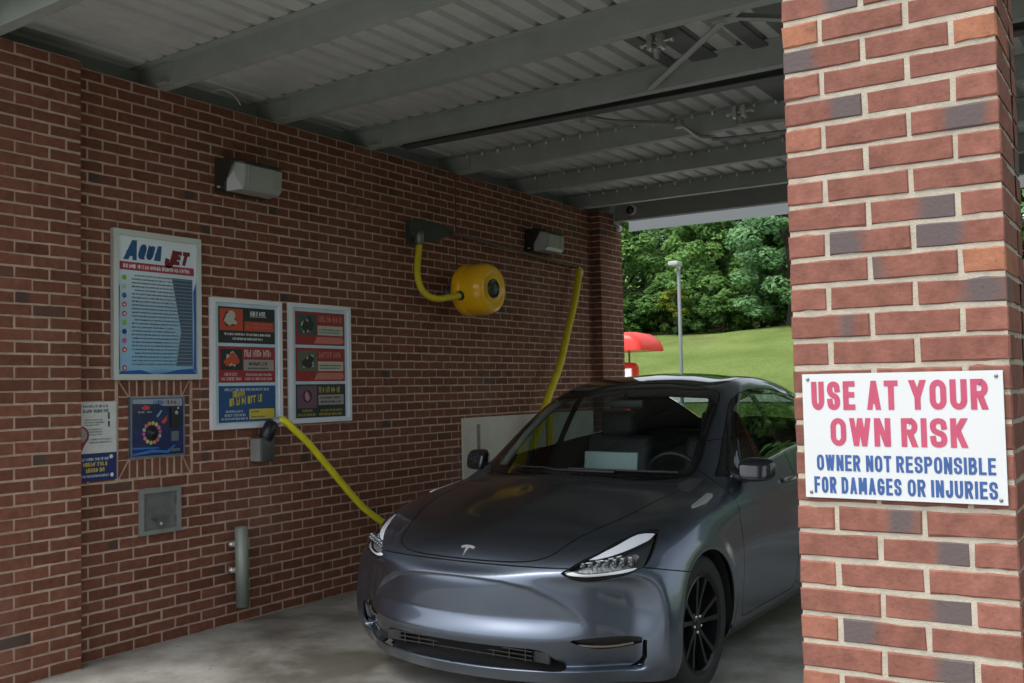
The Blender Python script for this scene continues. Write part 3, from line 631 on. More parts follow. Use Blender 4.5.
# the two framed poster boards: three printed panels each
def poster(label, y0, z0, w, hgt, panels):
    t = thing('poster_board', label, 'sign', (.004, y0+w/2, z0), 'framed poster boards'); pl = wallplane(y0, z0, .004)
    m = MB(); frame_ring(m, pl, 0, 0, w, hgt, .03, 0, .032); m.build('frame', M_WFRAME, t)
    m = MB(); slab(m, pl, .026, .026, w-.026, hgt-.026, .004, .018); m.build('backing_sheet', M_BOARD2, t)
    a0, a1 = .062, w-.060; ph = .243
    for i, fn in enumerate(panels):
        b0 = hgt-.056-(i+1)*ph-i*.022
        fn(t, pl, a0, b0, a1, b0+ph)
M_BOARD2 = mat('pale_blue_sheet', (.40,.60,.74), .4, var=.25, vscale=3, col2=(.62,.74,.82))
def pan(t, pl, a0, b0, a1, b1, col, nm='panel'):
    m = MB(); rect(m, pl, a0, b0, a1, b1, .0188); m.build(nm, col, t)
def blk(t, pl, rects, col, nm, h=.0196):
    m = MB()
    for r in rects: rect(m, pl, *r, h)
    m.build(nm, col, t)
def prt(t, pl, rows, col, h=.0204, nm='print'):
    for r in rows: m = MB(); smallprint(m, pl, *r, h, rnd); m.build('print_line', col, t)
BLK, RED, WHT = ink('black', (.012,.014,.018)), ink('posterred', (.30,.016,.022)), ink('white', (.75,.75,.74))
ORG, NVY, YEL, SAL, CRM = ink('orange', (.52,.06,.028)), ink('posterblue', (.012,.075,.21)), ink('yellow', (.62,.50,.05)), ink('salmon', (.52,.18,.14)), ink('cream', (.50,.48,.38))
def art(t, pl, a0, b0, a1, b1, colA, colB, nm='picture', seed=0):
    """a small printed picture: overlapping irregular patches"""
    r = random.Random(seed); w = a1-a0; hh = b1-b0
    for j, cl in enumerate((colA, colB)):
        m = MB()
        for k in range(4):
            ca, cb = a0+w*r.uniform(.3,.7), b0+hh*r.uniform(.3,.65); rr = w*r.uniform(.13,.24)
            poly(m, pl, [(ca+rr*r.uniform(.5,1.25)*math.cos(2*math.pi*q/9), cb+rr*r.uniform(.5,1.25)*math.sin(2*math.pi*q/9)) for q in range(9)], .0204+.0006*j+.00008*k)
        m.build(nm, cl, t)
def p_black(t, pl, a0, b0, a1, b1):
    w = a1-a0; pan(t, pl, a0, b0, a1, b1, BLK)
    blk(t, pl, [(a0+.012,b0+.085,a0+w*.42,b1-.012)], ORG, 'picture_ground'); art(t, pl, a0+.015, b0+.09, a0+w*.42, b1-.015, BLK, CRM, seed=1)
    blk(t, pl, [(a0+w*.45,b0+.085,a1-.012,b0+.15)], ORG, 'strip'); prt(t, pl, [(a0+w*.48,b0+.105,a1-.03,b0+.118),(a0+w*.6,b0+.128,a1-.03,b0+.138)], SAL)
    prt(t, pl, [(a0+w*.55,b1-.055,a1-.075,b1-.022),(a0+w*.55,b1-.062,a1-.075,b1-.057),(a0+.05,b0+.052,a1-.04,b0+.068),(a0+.12,b0+.022,a1-.11,b0+.038)], WHT)
def p_redwhite(t, pl, a0, b0, a1, b1):
    w = a1-a0; pan(t, pl, a0, b0, a1, b1, RED)
    blk(t, pl, [(a0+.018,b0+.085,a0+w*.41,b1-.018)], BLK, 'picture_ground'); art(t, pl, a0+.02, b0+.09, a0+w*.4, b1-.02, CRM, ORG, seed=5)
    blk(t, pl, [(a0+w*.43,b0+.08,a1-.015,b0+.155)], ink('greyplate', (.34,.31,.29)), 'strip')
    prt(t, pl, [(a0+w*.44,b1-.07,a1-.02,b1-.02),(a0+.05,b0+.045,a0+w*.33,b0+.066),(a0+.02,b0+.015,a0+w*.4,b0+.036),(a0+w*.47,b0+.045,a1-.03,b0+.062),(a0+w*.45,b0+.015,a1-.02,b0+.034)], ink('pinkwhite', (.66,.48,.46)))
    prt(t, pl, [(a0+w*.52,b0+.115,a1-.07,b0+.14),(a0+w*.5,b0+.09,a1-.06,b0+.102)], BLK)
def p_blue(t, pl, a0, b0, a1, b1):
    w = a1-a0; pan(t, pl, a0, b0, a1, b1, NVY)
    m = MB(); q = Plane(pl.p(a0+.09, b0+.105), pl.u+pl.v*.10, pl.v)
    smallprint(m, q, .03, .055, .15, .098, .0204, rnd); smallprint(m, q, 0, 0, .31, .052, .0204, rnd); m.build('print', YEL, t)
    blk(t, pl, [(a0+w*.52,b0+.015,a1-.012,b0+.085)], YEL, 'strip'); prt(t, pl, [(a0+w*.55,b0+.06,a0+w*.7,b0+.072),(a0+w*.55,b0+.025,a1-.1,b0+.036)], NVY)
    prt(t, pl, [(a0+.05,b1-.035,a1-.06,b1-.016),(a0+.06,b0+.065,a0+w*.42,b0+.08),(a0+.05,b0+.038,a0+w*.46,b0+.056),(a0+.02,b0+.015,a0+w*.5,b0+.03)], ink('skywhite', (.50,.62,.72)))
def p_redpicture(seed, gr):
    def f(t, pl, a0, b0, a1, b1):
        w = a1-a0; pan(t, pl, a0, b0, a1, b1, RED)
        blk(t, pl, [(a0+.02,b0+.075,a0+w*.42,b1-.02)], gr, 'picture_ground'); art(t, pl, a0+.02, b0+.08, a0+w*.42, b1-.03, CRM, BLK, seed=seed)
        blk(t, pl, [(a0+w*.44,b0+.075,a1-.02,b0+.145)], CRM, 'strip'); prt(t, pl, [(a0+w*.47,b0+.11,a1-.04,b0+.122),(a0+w*.47,b0+.09,a1-.06,b0+.10)], ink('textgrey', (.055,.085,.11)))
        m = MB(); poly(m, pl, [(a0+w*.36,b0+.012),(a1-.03,b0+.012),(a1-.012,b0+.035),(a1-.03,b0+.062),(a0+w*.42,b0+.062),(a0+w*.4,b0+.04)], .0196); m.build('strip', SAL, t)
        prt(t, pl, [(a0+w*.46,b1-.072,a1-.03,b1-.025)], SAL)
    return f
def p_dark(t, pl, a0, b0, a1, b1):
    w = a1-a0; pan(t, pl, a0, b0, a1, b1, ink('bluegreenblack', (.010,.022,.030)))
    blk(t, pl, [(a0+.012,b0+.07,a0+w*.41,b1-.012)], ink('mauve', (.15,.08,.12)), 'picture_ground')
    m = MB(); disc(m, pl, a0+w*.22, b0+.155, .048, .0204, 18); m.build('picture', ink('plum', (.07,.008,.035)), t)
    m = MB(); poly(m, pl, [(a0+w*.22-.022,b0+.135),(a0+w*.22+.004,b0+.118),(a0+w*.22+.026,b0+.14),(a0+w*.22+.012,b0+.175),(a0+w*.22-.012,b0+.195),(a0+w*.22-.026,b0+.165)], .0212); m.build('picture', ink('rose', (.45,.25,.30)), t)
    blk(t, pl, [(a0+w*.44,b0+.09,a1-.02,b0+.165)], ink('greyplate', (.34,.31,.29)), 'strip'); prt(t, pl, [(a0+w*.48,b0+.135,a1-.05,b0+.15),(a0+w*.48,b0+.105,a1-.05,b0+.12)], BLK)
    prt(t, pl, [(a0+w*.45,b1-.065,a1-.04,b1-.02),(a0+w*.12,b0+.042,a0+w*.33,b0+.06),(a0+.015,b0+.012,a0+w*.41,b0+.032),(a0+w*.48,b0+.042,a1-.03,b0+.058),(a0+w*.45,b0+.012,a1-.03,b0+.032)], ink('olive', (.42,.36,.05)))
poster('white framed poster board with black, red and blue panels, beside the tall board', 1.957, 1.288, .628, .872, [p_black, p_redwhite, p_blue])
poster('white framed poster board with two red panels above a dark one', 2.661, 1.299, .642, .866, [p_redpicture(11, ink('darkteal', (.03,.07,.065))), p_redpicture(23, ink('greentan', (.10,.12,.08))), p_dark])

# notice partly behind the entrance pier
t = thing('notice_board', 'narrow white and navy notice half hidden by the entrance pier', 'sign', (.004,1.1,1.03)); pl = wallplane(.972, 1.033, .004)
m = MB(); slab(m, pl, 0, 0, .282, .458, 0, .008); m.build('plate', ink('offwhite', (.62,.65,.63)), t)
m = MB(); rect(m, pl, 0, .0, .282, .160, .0086); m.build('navy_band', ink('noticenavy', (.014,.022,.12)), t)
prt(t, pl, [(.03,.425,.23,.440),(.06,.395,.23,.415),(.07,.35,.19,.357),(.07,.335,.2,.342),(.07,.32,.17,.327),(.09,.295,.19,.302),(.09,.28,.19,.287),(.09,.265,.19,.272),(.10,.235,.25,.244),(.10,.218,.25,.227)], ink('textgrey', (.055,.085,.11)), .0092)
blk(t, pl, [(.225,.355,.236,.395),(.225,.31,.236,.345)], BLK, 'mark', .0092)
prt(t, pl, [(.03,.118,.23,.134),(.03,.022,.24,.036)], ink('skywhite', (.50,.62,.72)), .0094); prt(t, pl, [(.06,.085,.225,.108),(.08,.05,.22,.075)], YEL, .0094)
m = MB(); disc(m, pl, .045, .265, .055, .0090, 16); poly(m, pl, [(.0,.165),(.045,.165),(.09,.24),(.0,.24)], .0091); m.build('picture', ink('picred', (.25,.02,.03)), t)
m = MB(); disc(m, pl, .045, .268, .042, .0095, 14); m.build('picture', ink('picgrey', (.34,.32,.30)), t)
m = MB(); disc(m, pl, .245, .135, .012, .0094); disc(m, pl, .25, .028, .012, .0094); m.build('mark', WHT, t)

# coin box front inside the soldier brick surround
t = thing('coin_box', 'navy coin box front with a ring of coloured dots, set in a brick surround', 'coin box', (.0,1.55,1.15)); pl = wallplane(1.353, 1.150, .0)
CW, CH = .388, .358
m = MB(); slab(m, pl, 0, 0, CW, CH, -.05, .016); o = m.build('face_plate', mat('navy_plate', (.014,.022,.10), .3, var=.4, vscale=5, coat=.3), t)
m = MB(); frame_ring(m, pl, -.006, -.006, CW+.006, CH+.006, .010, -.05, .02); m.build('rim', mat('steel_rim', (.22,.27,.33), .4, .7), t)
m = MB(); poly(m, pl, [(.01,CH-.008),(CW-.012,CH-.008),(CW-.012,CH-.055),(CW*.6,CH-.052),(.2,CH-.040),(.01,CH-.035)], .0168); m.build('header_print', ink('headergrey', (.30,.36,.42)), t)
m = MB(); smallprint(m, pl, .16, CH-.040, .245, CH-.018, .0174, rnd); m.build('header_letters', ink('deepblue', (.012,.09,.36)), t)
m = MB(); smallprint(m, pl, .255, CH-.042, .345, CH-.018, .0174, rnd); m.build('header_letters', ink('jetred', (.16,.008,.022)), t)
m = MB(); poly(m, pl, [(.07,CH-.062),(.10,CH-.045),(.135,CH-.055),(.13,CH-.072),(.09,CH-.075)], .0172); poly(m, pl, [(.215,.205),(.235,.225),(.262,.245),(.258,.21),(.235,.195)], .0172); m.build('mark', ink('markred', (.55,.06,.05)), t)
prt(t, pl, [(.05,CH-.093,.095,CH-.082),(.11,CH-.093,.155,CH-.082)], ink('silver', (.40,.42,.46)), .0172)
ring = [('pink',(.55,.10,.28)),('rose2',(.6,.2,.3)),('yellowdot',(.62,.5,.12)),('limedot',(.45,.5,.12)),('orangedot',(.6,.25,.08)),('palered',(.55,.16,.15)),('greydot',(.4,.45,.45))]
for k in range(14):
    a = 2*math.pi*k/14+.1; nm, cc = ring[k % 7]; m = MB(); disc(m, pl, .148+.060*math.cos(a), .142+.060*math.sin(a), .0125, .0172, 10); m.build('dot', ink(nm, cc), t)
MB().lathe([(.040,0),(.040,.008),(.034,.012),(.012,.014),(.010,.030),(0,.032)], pl.p(.148,.142,.016), (1,0,0), 24).build('selector_knob', mat('black_plastic', (.012,.013,.016), .35), t)
m = MB(); poly(m, pl, [(.18,.245),(.19,.235),(.205,.25),(.225,.278),(.215,.28),(.198,.262)], .0172); m.build('drop_print', ink('skyprint', (.18,.42,.62)), t)
m = MB(); poly(m, pl, [(.01,.02),(.15,.04),(.26,.028),(.31,.06),(.33,.06),(.27,.012),(.15,.022),(.01,.008)], .0172); poly(m, pl, [(.01,.058),(.2,.052),(.2,.045),(.01,.046)], .0172); m.build('wave_print', ink('waveblue', (.03,.17,.5)), t)
m = MB(); slab(m, pl, .285, .17, .355, .30, .016, .026); m.build('bill_slot', MATS['black_plastic'], t)
m = MB(); disc(m, pl, .325, .262, .012, .0268); disc(m, pl, .338, .29, .008, .0268); m.build('mark', ink('silver', (.40,.42,.46)), t)
m = MB(); slab(m, pl, .29, .085, .345, .145, .016, .022); m.build('coin_slot', mat('dull_steel', (.20,.23,.25), .4, .8), t)
m = MB(); slab(m, pl, .285, .020, .35, .038, .016, .028); m.build('coin_return', MATS['dull_steel'], t)

# vault door
t = thing('vault_door', 'small square grey steel vault door in the wall below the coin box', 'vault door', (.0,1.563,.672)); pl = wallplane(1.413, .672, .0)
M_VAULT = mat('vault_grey', (.18,.19,.18), .55, .2, var=.18, vscale=9, bump=.1)
m = MB(); frame_ring(m, pl, 0, 0, .302, .278, .026, -.04, .022); m.build('frame', mat('frame_grey', (.27,.29,.275), .5, .2, var=.1), t)
m = MB(); slab(m, pl, .026, .026, .276, .252, -.04, .004); m.build('door', M_VAULT, t)
m = MB(); slab(m, pl, .09, .098, .20, .108, .004, .03); poly(m, pl, [(.1,.098),(.19,.098),(.16,.07),(.13,.07)], .024); slab(m, pl, .132, .052, .158, .098, .004, .026); m.build('handle', mat('handle_grey', (.16,.17,.16), .5, .4), t)
MB().lathe([(0,0),(.011,0),(.009,.010),(0,.012)], pl.p(.145,.06,.026), (1,0,0), 12).build('lock', M_ZINC, t)
m = MB(); slab(m, pl, .262, .06, .272, .10, .004, .012); slab(m, pl, .262, .18, .272, .22, .004, .012); m.build('hinge', MATS['handle_grey'], t)

# pipe holster for the wash gun
t = thing('gun_holster', 'grey green upright tube on two short stand-offs near the foot of the wall', 'tube', (.12,2.13,.12))
M_TUBE = mat('tube_greygreen', (.27,.31,.27), .5, .3, var=.12, vscale=10)
MB().lathe([(.036,0),(.043,0),(.043,.52),(.036,.52),(.036,.01),(0,.01)], (.105,2.135,.125), (.012,-.02,1), 24).build('tube', M_TUBE, t)
for zz in (.36, .53):
    b = MB().box((.0,2.108,zz-.018), (.075,2.128,zz+.018), .004); b.build('standoff', M_ZINC, t)
    MB().lathe([(0,0),(.02,0),(.02,.012),(.008,.014),(.008,.022),(0,.022)], (.035,2.108,zz), (0,-1,0), 10).build('bolt', M_ZINC, t)

# holder box with the start of the near hose
M_BOXD = mat('holder_box', (.085,.09,.085), .5, .2, var=.15); M_YEL = mat('hose_yellow', (.72,.66,.02), .38, var=.10, vscale=14); M_YELR = mat('hose_yellow_far', (.66,.55,.015), .42, var=.12, vscale=14)
t = thing('gun_holder', 'dark steel holder box with a silver nozzle where the arching yellow hose starts', 'holder', (.06,2.36,1.05))
MB().box((.001,2.305,1.055), (.115,2.43,1.222), .008).build('box', M_BOXD, t)
MB().box((.012,2.300,1.062), (.104,2.304,1.215)).build('lit_side_face', mat('lit_side_face', (.42,.43,.42), .45, .5, var=.1), t)  # paler entrance side: light falling on the box, put into colour
MB().lathe([(.040,0),(.048,.01),(.048,.12),(.03,.14),(0,.14)], (.085,2.36,1.205), (.1,.42,.75), 20).build('holster', MATS['black_plastic'], t)
MB().lathe([(.02,0),(.030,.005),(.030,.045),(.024,.06),(.024,.075),(0,.075)], (.10,2.418,1.308), (.15,.75,.35), 16).build('nozzle', mat('nozzle_silver', (.58,.56,.62), .35, .6), t)
HA = [(.112,2.47,1.338),(.145,2.50,1.322),(.17,2.56,1.262),(.19,2.67,1.165),(.22,2.855,.971),(.24,3.04,.783),(.26,3.179,.652),(.28,3.334,.545),(.32,3.52,.42),(.38,3.75,.25),(.46,4.0,.11),(.6,4.3,.03),(.72,4.7,.025),(.6,5.1,.025)]
tag(MB().tube(spline(HA, 8), .0245, 16).build('wash_hose', M_YEL), 'yellow hose arching from the holder under the posters down behind the car', 'hose')

# hose reel with its bracket and lead hose
t = thing('hose_reel', 'yellow round hose reel drum with a black hub, mounted high on the wall', 'hose reel', (.0,4.615,2.365))
M_REEL = mat('reel_yellow', (.96,.52,.010), .22, var=.06, vscale=6, coat=.4)
cx = (.0, 4.615, 2.372)
MB().lathe([(0,.17),(.195,.17),(.218,.185),(.226,.21),(.226,.27),(.222,.275),(.222,.285),(.224,.30),(.222,.40),(.212,.445),(.192,.475),(.165,.488),(.150,.484),(.135,.476),(.10,.474),(.0,.474)], cx, (1,0,0), 64).build('drum', M_REEL, t)
MB().lathe([(.082,.470),(.082,.486),(.074,.492),(.068,.484),(.05,.480),(0,.480)], cx, (1,0,0), 40).build('hub', mat('hub_black', (.02,.022,.026), .25), t)
MB().lathe([(.06,0),(.06,.02),(.03,.025),(.03,.12),(0,.12)], cx, (1,0,0), 20).build('wall_mount', M_BOXD, t)
MB().lathe([(.040,0),(.040,.014),(.034,.016),(0,.016)], (.285,4.402,2.312), (.05,-1,-.28), 20).build('hose_port', MATS['black_plastic'], t)
t = thing('hose_bracket', 'dark tapered steel bracket on the wall to the left of the yellow reel', 'bracket', (.0,4.3,2.75))
MB().prism([(4.03,2.73),(4.03,2.935),(4.42,2.955),(4.66,2.90),(4.42,2.80),(4.15,2.78)], (.001,.05), 0).build('plate', mat('bracket_green', (.050,.058,.050), .6, .1, var=.2), t)
MB().lathe([(0,0),(.03,0),(.038,.02),(.038,.09),(.026,.10),(.026,.13),(0,.13)], (.11,4.075,2.835), (0,0,-1), 16).box((.05,4.05,2.80), (.125,4.10,2.83)).build('swivel', mat('swivel_grey', (.22,.22,.23), .4, .6), t)
HR = [(.11,4.07,2.715),(.118,4.045,2.63),(.13,4.015,2.52),(.15,4.0,2.42),(.17,4.03,2.335),(.20,4.09,2.285),(.23,4.165,2.272),(.255,4.27,2.288),(.275,4.36,2.303),(.285,4.42,2.315)]
tag(MB().tube(spline(HR, 8), .0275, 16).build('lead_hose', M_YELR), 'short yellow hose looping from the dark bracket into the side of the reel', 'hose')
t = thing('boom_pipe', 'thin brown pipe along the wall from the bracket past the far lamp', 'pipe', (.06,5.8,2.8))
MB().tube([(.075,4.60,2.885), (.085,6.84,2.782)], .0125, 10).build('pipe', mat('pipe_brown', (.12,.085,.07), .55, .2), t)
MB().tube([(.0,6.80,2.785), (.11,6.80,2.784)], .012, 8).build('hanger', M_BOXD, t)
H2 = [(.10,6.82,2.765),(.105,6.80,2.70),(.12,6.677,2.425),(.14,6.479,2.103),(.17,6.248,1.741),(.20,5.969,1.445),(.22,5.754,1.162),(.24,5.567,.936),(.27,5.42,.72),(.30,5.5,.60),(.30,5.72,.72),(.26,5.86,.95),(.22,5.93,1.18),(.2,5.97,1.3)]
tag(hh_ := MB().tube(spline(H2, 8), .036, 16).build('hanging_hose', M_YELR), 'yellow hose hanging from the end of the thin pipe behind the car', 'hose')

MB().lathe([(.037,0),(.041,.004),(.041,.05),(.037,.054)], (.102,6.815,2.695), (0,.15,1), 16).tube([(.10,6.82,2.755),(.10,6.825,2.79)], .01, 8).build('hose_clamp', M_ZINC, hh_)
# lamps on the wall (unlit)
M_LAMPB = mat('lamp_housing', (.040,.036,.028), .5, .2, var=.2)
def lamp_glass():
    m = mat('refractor_glass', (.34,.365,.335), .28, coat=.3, bump=.25, bscale=90); return m
M_LG = lamp_glass()
def wall_lamp(y, label):
    t = thing('wall_lamp', label, 'wall lamp', (0, y+.2, 2.95), 'unlit wall lamps')
    MB().box((.001,y,2.868), (.10,y+.40,3.085), .012).prism([(.09,3.078),(.235,3.045),(.235,3.057),(.09,3.092)], (y+.004,y+.396), 1).build('housing', M_LAMPB, t)
    b = MB(); sec = [(.098,3.072),(.205,3.052),(.228,3.030),(.222,2.900),(.198,2.872),(.098,2.862)]; n_ = len(sec)
    vs_ = [(x_, y+o_+(.05 if (x_ > .15 and o_ < .2) else 0), z_) for o_ in (.012,.388) for x_, z_ in sec]
    b.add(vs_, [list(range(n_))[::-1], list(range(n_,2*n_))]+[[i,(i+1)%n_,n_+(i+1)%n_,n_+i] for i in range(n_)]); b.build('lens', M_LG, t)
    for y_ in (y-.003, y+.391): MB().prism([(.001,3.088),(.185,3.070),(.060,2.866),(.001,2.866)], (y_,y_+.011), 1).build('cheek', M_LAMPB, t)
    f = MB()
    for k in (0, 5): yy = y+.085+k*.045; f.prism([(.224,3.036),(.234,3.030),(.228,2.896),(.218,2.900)], (yy,yy+.006), 1)
    f.build('lens_ribs', M_LG, t)
    MB().lathe([(0,0),(.008,0),(.008,.03),(0,.03)], (.06,y,2.89), (0,-1,0), 8).build('screw', M_ZINC, t)
wall_lamp(2.02, 'dark wall lamp with a pale lens, above the poster boards')
wall_lamp(5.90, 'dark wall lamp with a pale lens, high above the hanging yellow hose')
# white board leaning along the wall behind the car
def panel_mat():
    m = mat('panel_white', (.53,.50,.43), .6, var=.12, vscale=2.5); return m
t = thing('splash_panel', 'off white flat splash panel fixed to the wall behind the car', 'panel', (.0,5.9,.62))
MB().box((.003,4.765,.03), (.022,7.20,1.262), .003).build('sheet', panel_mat(), t)
MB().box((.022,4.98,.78), (.026,5.03,1.20), .0015).build('stain', mat('panel_stain', (.22,.20,.165), .7, var=.3, vscale=12), t)

# ================================================================ the warning sign on the pillar
pl = Plane((4.4935, -.004, 1.236), (1,0,-.003), (0,0,1)); SW, SH = .456, .305
t = thing('warning_sign', 'white metal sign on the near pillar, red and blue capitals: USE AT YOUR OWN RISK', 'sign', (4.72,-.004,1.236))
m = MB(); slab(m, pl, 0, 0, SW, SH, 0, .003); m.build('plate', mat('sign_white', (.66,.69,.70), .35, var=.02, vscale=3), t)
M_SR = mat('sign_red', (.50,.080,.150), .4, var=.08, vscale=20); M_SB = mat('sign_blue', (.040,.105,.30), .4, var=.10, vscale=25)
hh = .0038
def word_row(words, b0, b1, mtl, bold, dv):
    for wd, a0, a1 in words:
        m = MB(); capitals(m, pl, wd, a0, b0+dv(a0), a1, b1+dv(a0), hh, bold); m.build('lettering', mtl, t)
z = lambda a: 0
word_row([('USE',.022,.128),('AT',.155,.228),('YOUR',.252,.424)], .216, .286, M_SR, .192, z)
word_row([('OWN',.066,.208),('RISK',.232,.378)], .128, .196, M_SR, .192, z)
word_row([('OWNER',.030,.135),('NOT',.148,.207),('RESPONSIBLE',.218,.434)], .067, .106, M_SB, .165, z)
word_row([('FOR',.022,.076),('DAMAGES',.088,.228),('OR',.242,.282),('INJURIES',.294,.436)], .012, .052, M_SB, .165, z)
for a, b in ((.014,SH-.013),(SW-.014,SH-.013),(.014,.013),(SW-.014,.011)):
    MB().lathe([(.0045,0),(.004,.0018),(.002,.0025),(0,.0025)], pl.p(a,b,.003), tuple(pl.n), 12).build('screw', mat('screw_dull', (.25,.26,.27), .4, .7), t)
# ---------------------------------------------------------------- car body surface (lateral, back, up)
TOPG = [
 # row 0: hood leading edge
 [(0.080,0,.694),(.087,.22,.694),(.115,.44,.692),(.178,.62,.688),(.275,.755,.690),(.40,.862,.700)],
 [(0.215,0,.800),(.235,.23,.800),(.285,.46,.803),(.365,.655,.812),(.46,.795,.805),(.58,.915,.755)],
 [(0.60,0,.922),(.62,.23,.920),(.66,.46,.912),(.73,.66,.908),(.81,.815,.905),(.88,.918,.850)],
 [(0.95,0,1.006),(.97,.23,1.003),(1.03,.46,.992),(1.12,.675,.978),(1.20,.815,.960),(1.26,.912,.900)],
 [(1.11,0,1.050),(1.14,.23,1.046),(1.21,.46,1.040),(1.33,.700,1.026),(1.43,.800,1.010),(1.52,.903,.945)],
 [(1.55,0,1.290),(1.57,.23,1.287),(1.62,.45,1.280),(1.69,.662,1.262),(1.73,.808,1.115),(1.77,.896,.972)],
 [(1.99,0,1.522),(2.00,.22,1.518),(2.03,.43,1.505),(2.08,.610,1.466),(2.11,.765,1.240),(2.12,.890,.990)],
 [(2.55,0,1.618),(2.55,.21,1.612),(2.56,.41,1.592),(2.57,.575,1.550),(2.58,.752,1.290),(2.58,.888,1.008)],
 [(3.08,0,1.606),(3.08,.21,1.600),(3.08,.41,1.580),(3.08,.570,1.538),(3.08,.755,1.290),(3.06,.892,1.030)],
 [(3.58,0,1.540),(3.58,.21,1.533),(3.56,.41,1.512),(3.54,.570,1.468),(3.52,.765,1.250),(3.50,.905,1.050)],
 [(4.10,0,1.390),(4.09,.20,1.385),(4.06,.40,1.365),(4.02,.580,1.322),(3.98,.780,1.190),(3.93,.912,1.050)],
 [(4.62,0,1.160),(4.61,.20,1.155),(4.58,.40,1.140),(4.53,.580,1.115),(4.46,.720,1.075),(4.34,.845,1.015)],
]
# lower band: for each ring column, 5 levels from bottom to just under the shoulder
def front_cols():
    ys=[0,.22,.44,.62,.755,.862]
    out=[]
    lv=[(.178,.045),(.262,.000),(.385,-.012),(.520,.000),(.640,.020)]   # z, s at the centre
    for j,y in enumerate(ys):
        col=[]
        for k,(z,s0) in enumerate(lv):
            yy=y*[1.0,1.045,1.07,1.075,1.045][k]
            w=[.40,.43,.44,.45,.42][k]
            s=s0+w*abs(yy)**2.6/(.80**2.6)*.72+.03*abs(yy)
            if j==5: yy=[.900,.940,.950,.945,.912][k]; s=[.425,.405,.400,.405,.405][k]
            col.append((s,yy,z))
        out.append(col)
    return out
def rear_cols():
    ys=[0,.20,.40,.58,.72,.845]; out=[]
    lv=[(.30,4.60),(.42,4.70),(.58,4.75),(.75,4.73),(.95,4.63)]
    for j,y in enumerate(ys):
        col=[]
        for k,(z,s0) in enumerate(lv):
            yy=y*1.05 if j<5 else [.85,.89,.905,.90,.87][k]
            s=s0-.40*yy**2.6 if j<5 else [4.30,4.36,4.40,4.40,4.36][k]
            col.append((s,yy,z))
        out.append(col)
    return out
SIDE = {1:[(.56,.925,.19),(.56,.962,.285),(.56,.966,.42),(.565,.960,.55),(.57,.940,.67)],
 2:[(.88,.915,.20),(.88,.945,.30),(.88,.958,.45),(.88,.962,.60),(.88,.950,.745)],
 3:[(1.26,.885,.20),(1.26,.925,.30),(1.26,.944,.46),(1.26,.950,.63),(1.26,.940,.79)],
 4:[(1.53,.870,.20),(1.53,.908,.30),(1.53,.930,.47),(1.53,.944,.65),(1.53,.934,.82)]}
for i,s in ((5,1.79),(6,2.14),(7,2.58),(8,3.05)):
    SIDE[i]=[(s,.868,.20),(s,.905,.30),(s,.925,.47),(s,.942,.66),(s,.934,.85)]
SIDE[9]=[(3.46,.880,.20),(3.46,.920,.31),(3.46,.944,.48),(3.46,.955,.68),(3.47,.945,.88)]
SIDE[10]=[(3.88,.910,.22),(3.88,.945,.33),(3.88,.960,.50),(3.88,.964,.70),(3.90,.952,.89)]
def body_cage():
    """full cage, both sides: verts in (lateral, back, up) and quads"""
    V=[];idx={}
    def vid(p,side):
        s,y,z=p
        y=y*side if y else 0.0
        key=(round(s,5),round(y,5),round(z,5))
        if key not in idx: idx[key]=len(V); V.append((y,s,z))
        return idx[key]
    F=[]
    fc=front_cols(); rc=rear_cols()
    nr=len(TOPG)
    for side in (1,-1):
        for i in range(nr-1):
            for j in range(5):
                q=[vid(TOPG[i][j],side),vid(TOPG[i][j+1],side),vid(TOPG[i+1][j+1],side),vid(TOPG[i+1][j],side)]
                F.append(q if side>0 else q[::-1])
        ring=[fc[j]+[TOPG[0][j]] for j in range(6)]+[SIDE[i]+[TOPG[i][5]] for i in range(1,nr-1)]+[rc[j]+[TOPG[nr-1][j]] for j in range(5,-1,-1)]
        for t in range(len(ring)-1):
            for k in range(5):
                q=[vid(ring[t][k],side),vid(ring[t+1][k],side),vid(ring[t+1][k+1],side),vid(ring[t][k+1],side)]
                F.append(q if side>0 else q[::-1])
    return V,F
# ================================================================ the car
def car_frame():
    x0, y0, a, b = 2.3298, 1.4103, -.00375, .00922
    ey = Vector((math.cos(a)*math.cos(b), math.sin(a)*math.cos(b), -math.sin(b))); es = Vector((-math.sin(a), math.cos(a), 0)); ez = ey.cross(es)
    m = Matrix((ey, es, ez)).transposed().to_4x4(); m.translation = Vector((x0, y0, -math.tan(b)*x0)); return m
car = bpy.data.objects.new('parked_car', None); C.objects.link(car); car.matrix_world = car_frame()
tag(car, 'dark grey car with black glass roof parked nose out in the wash bay', 'car')

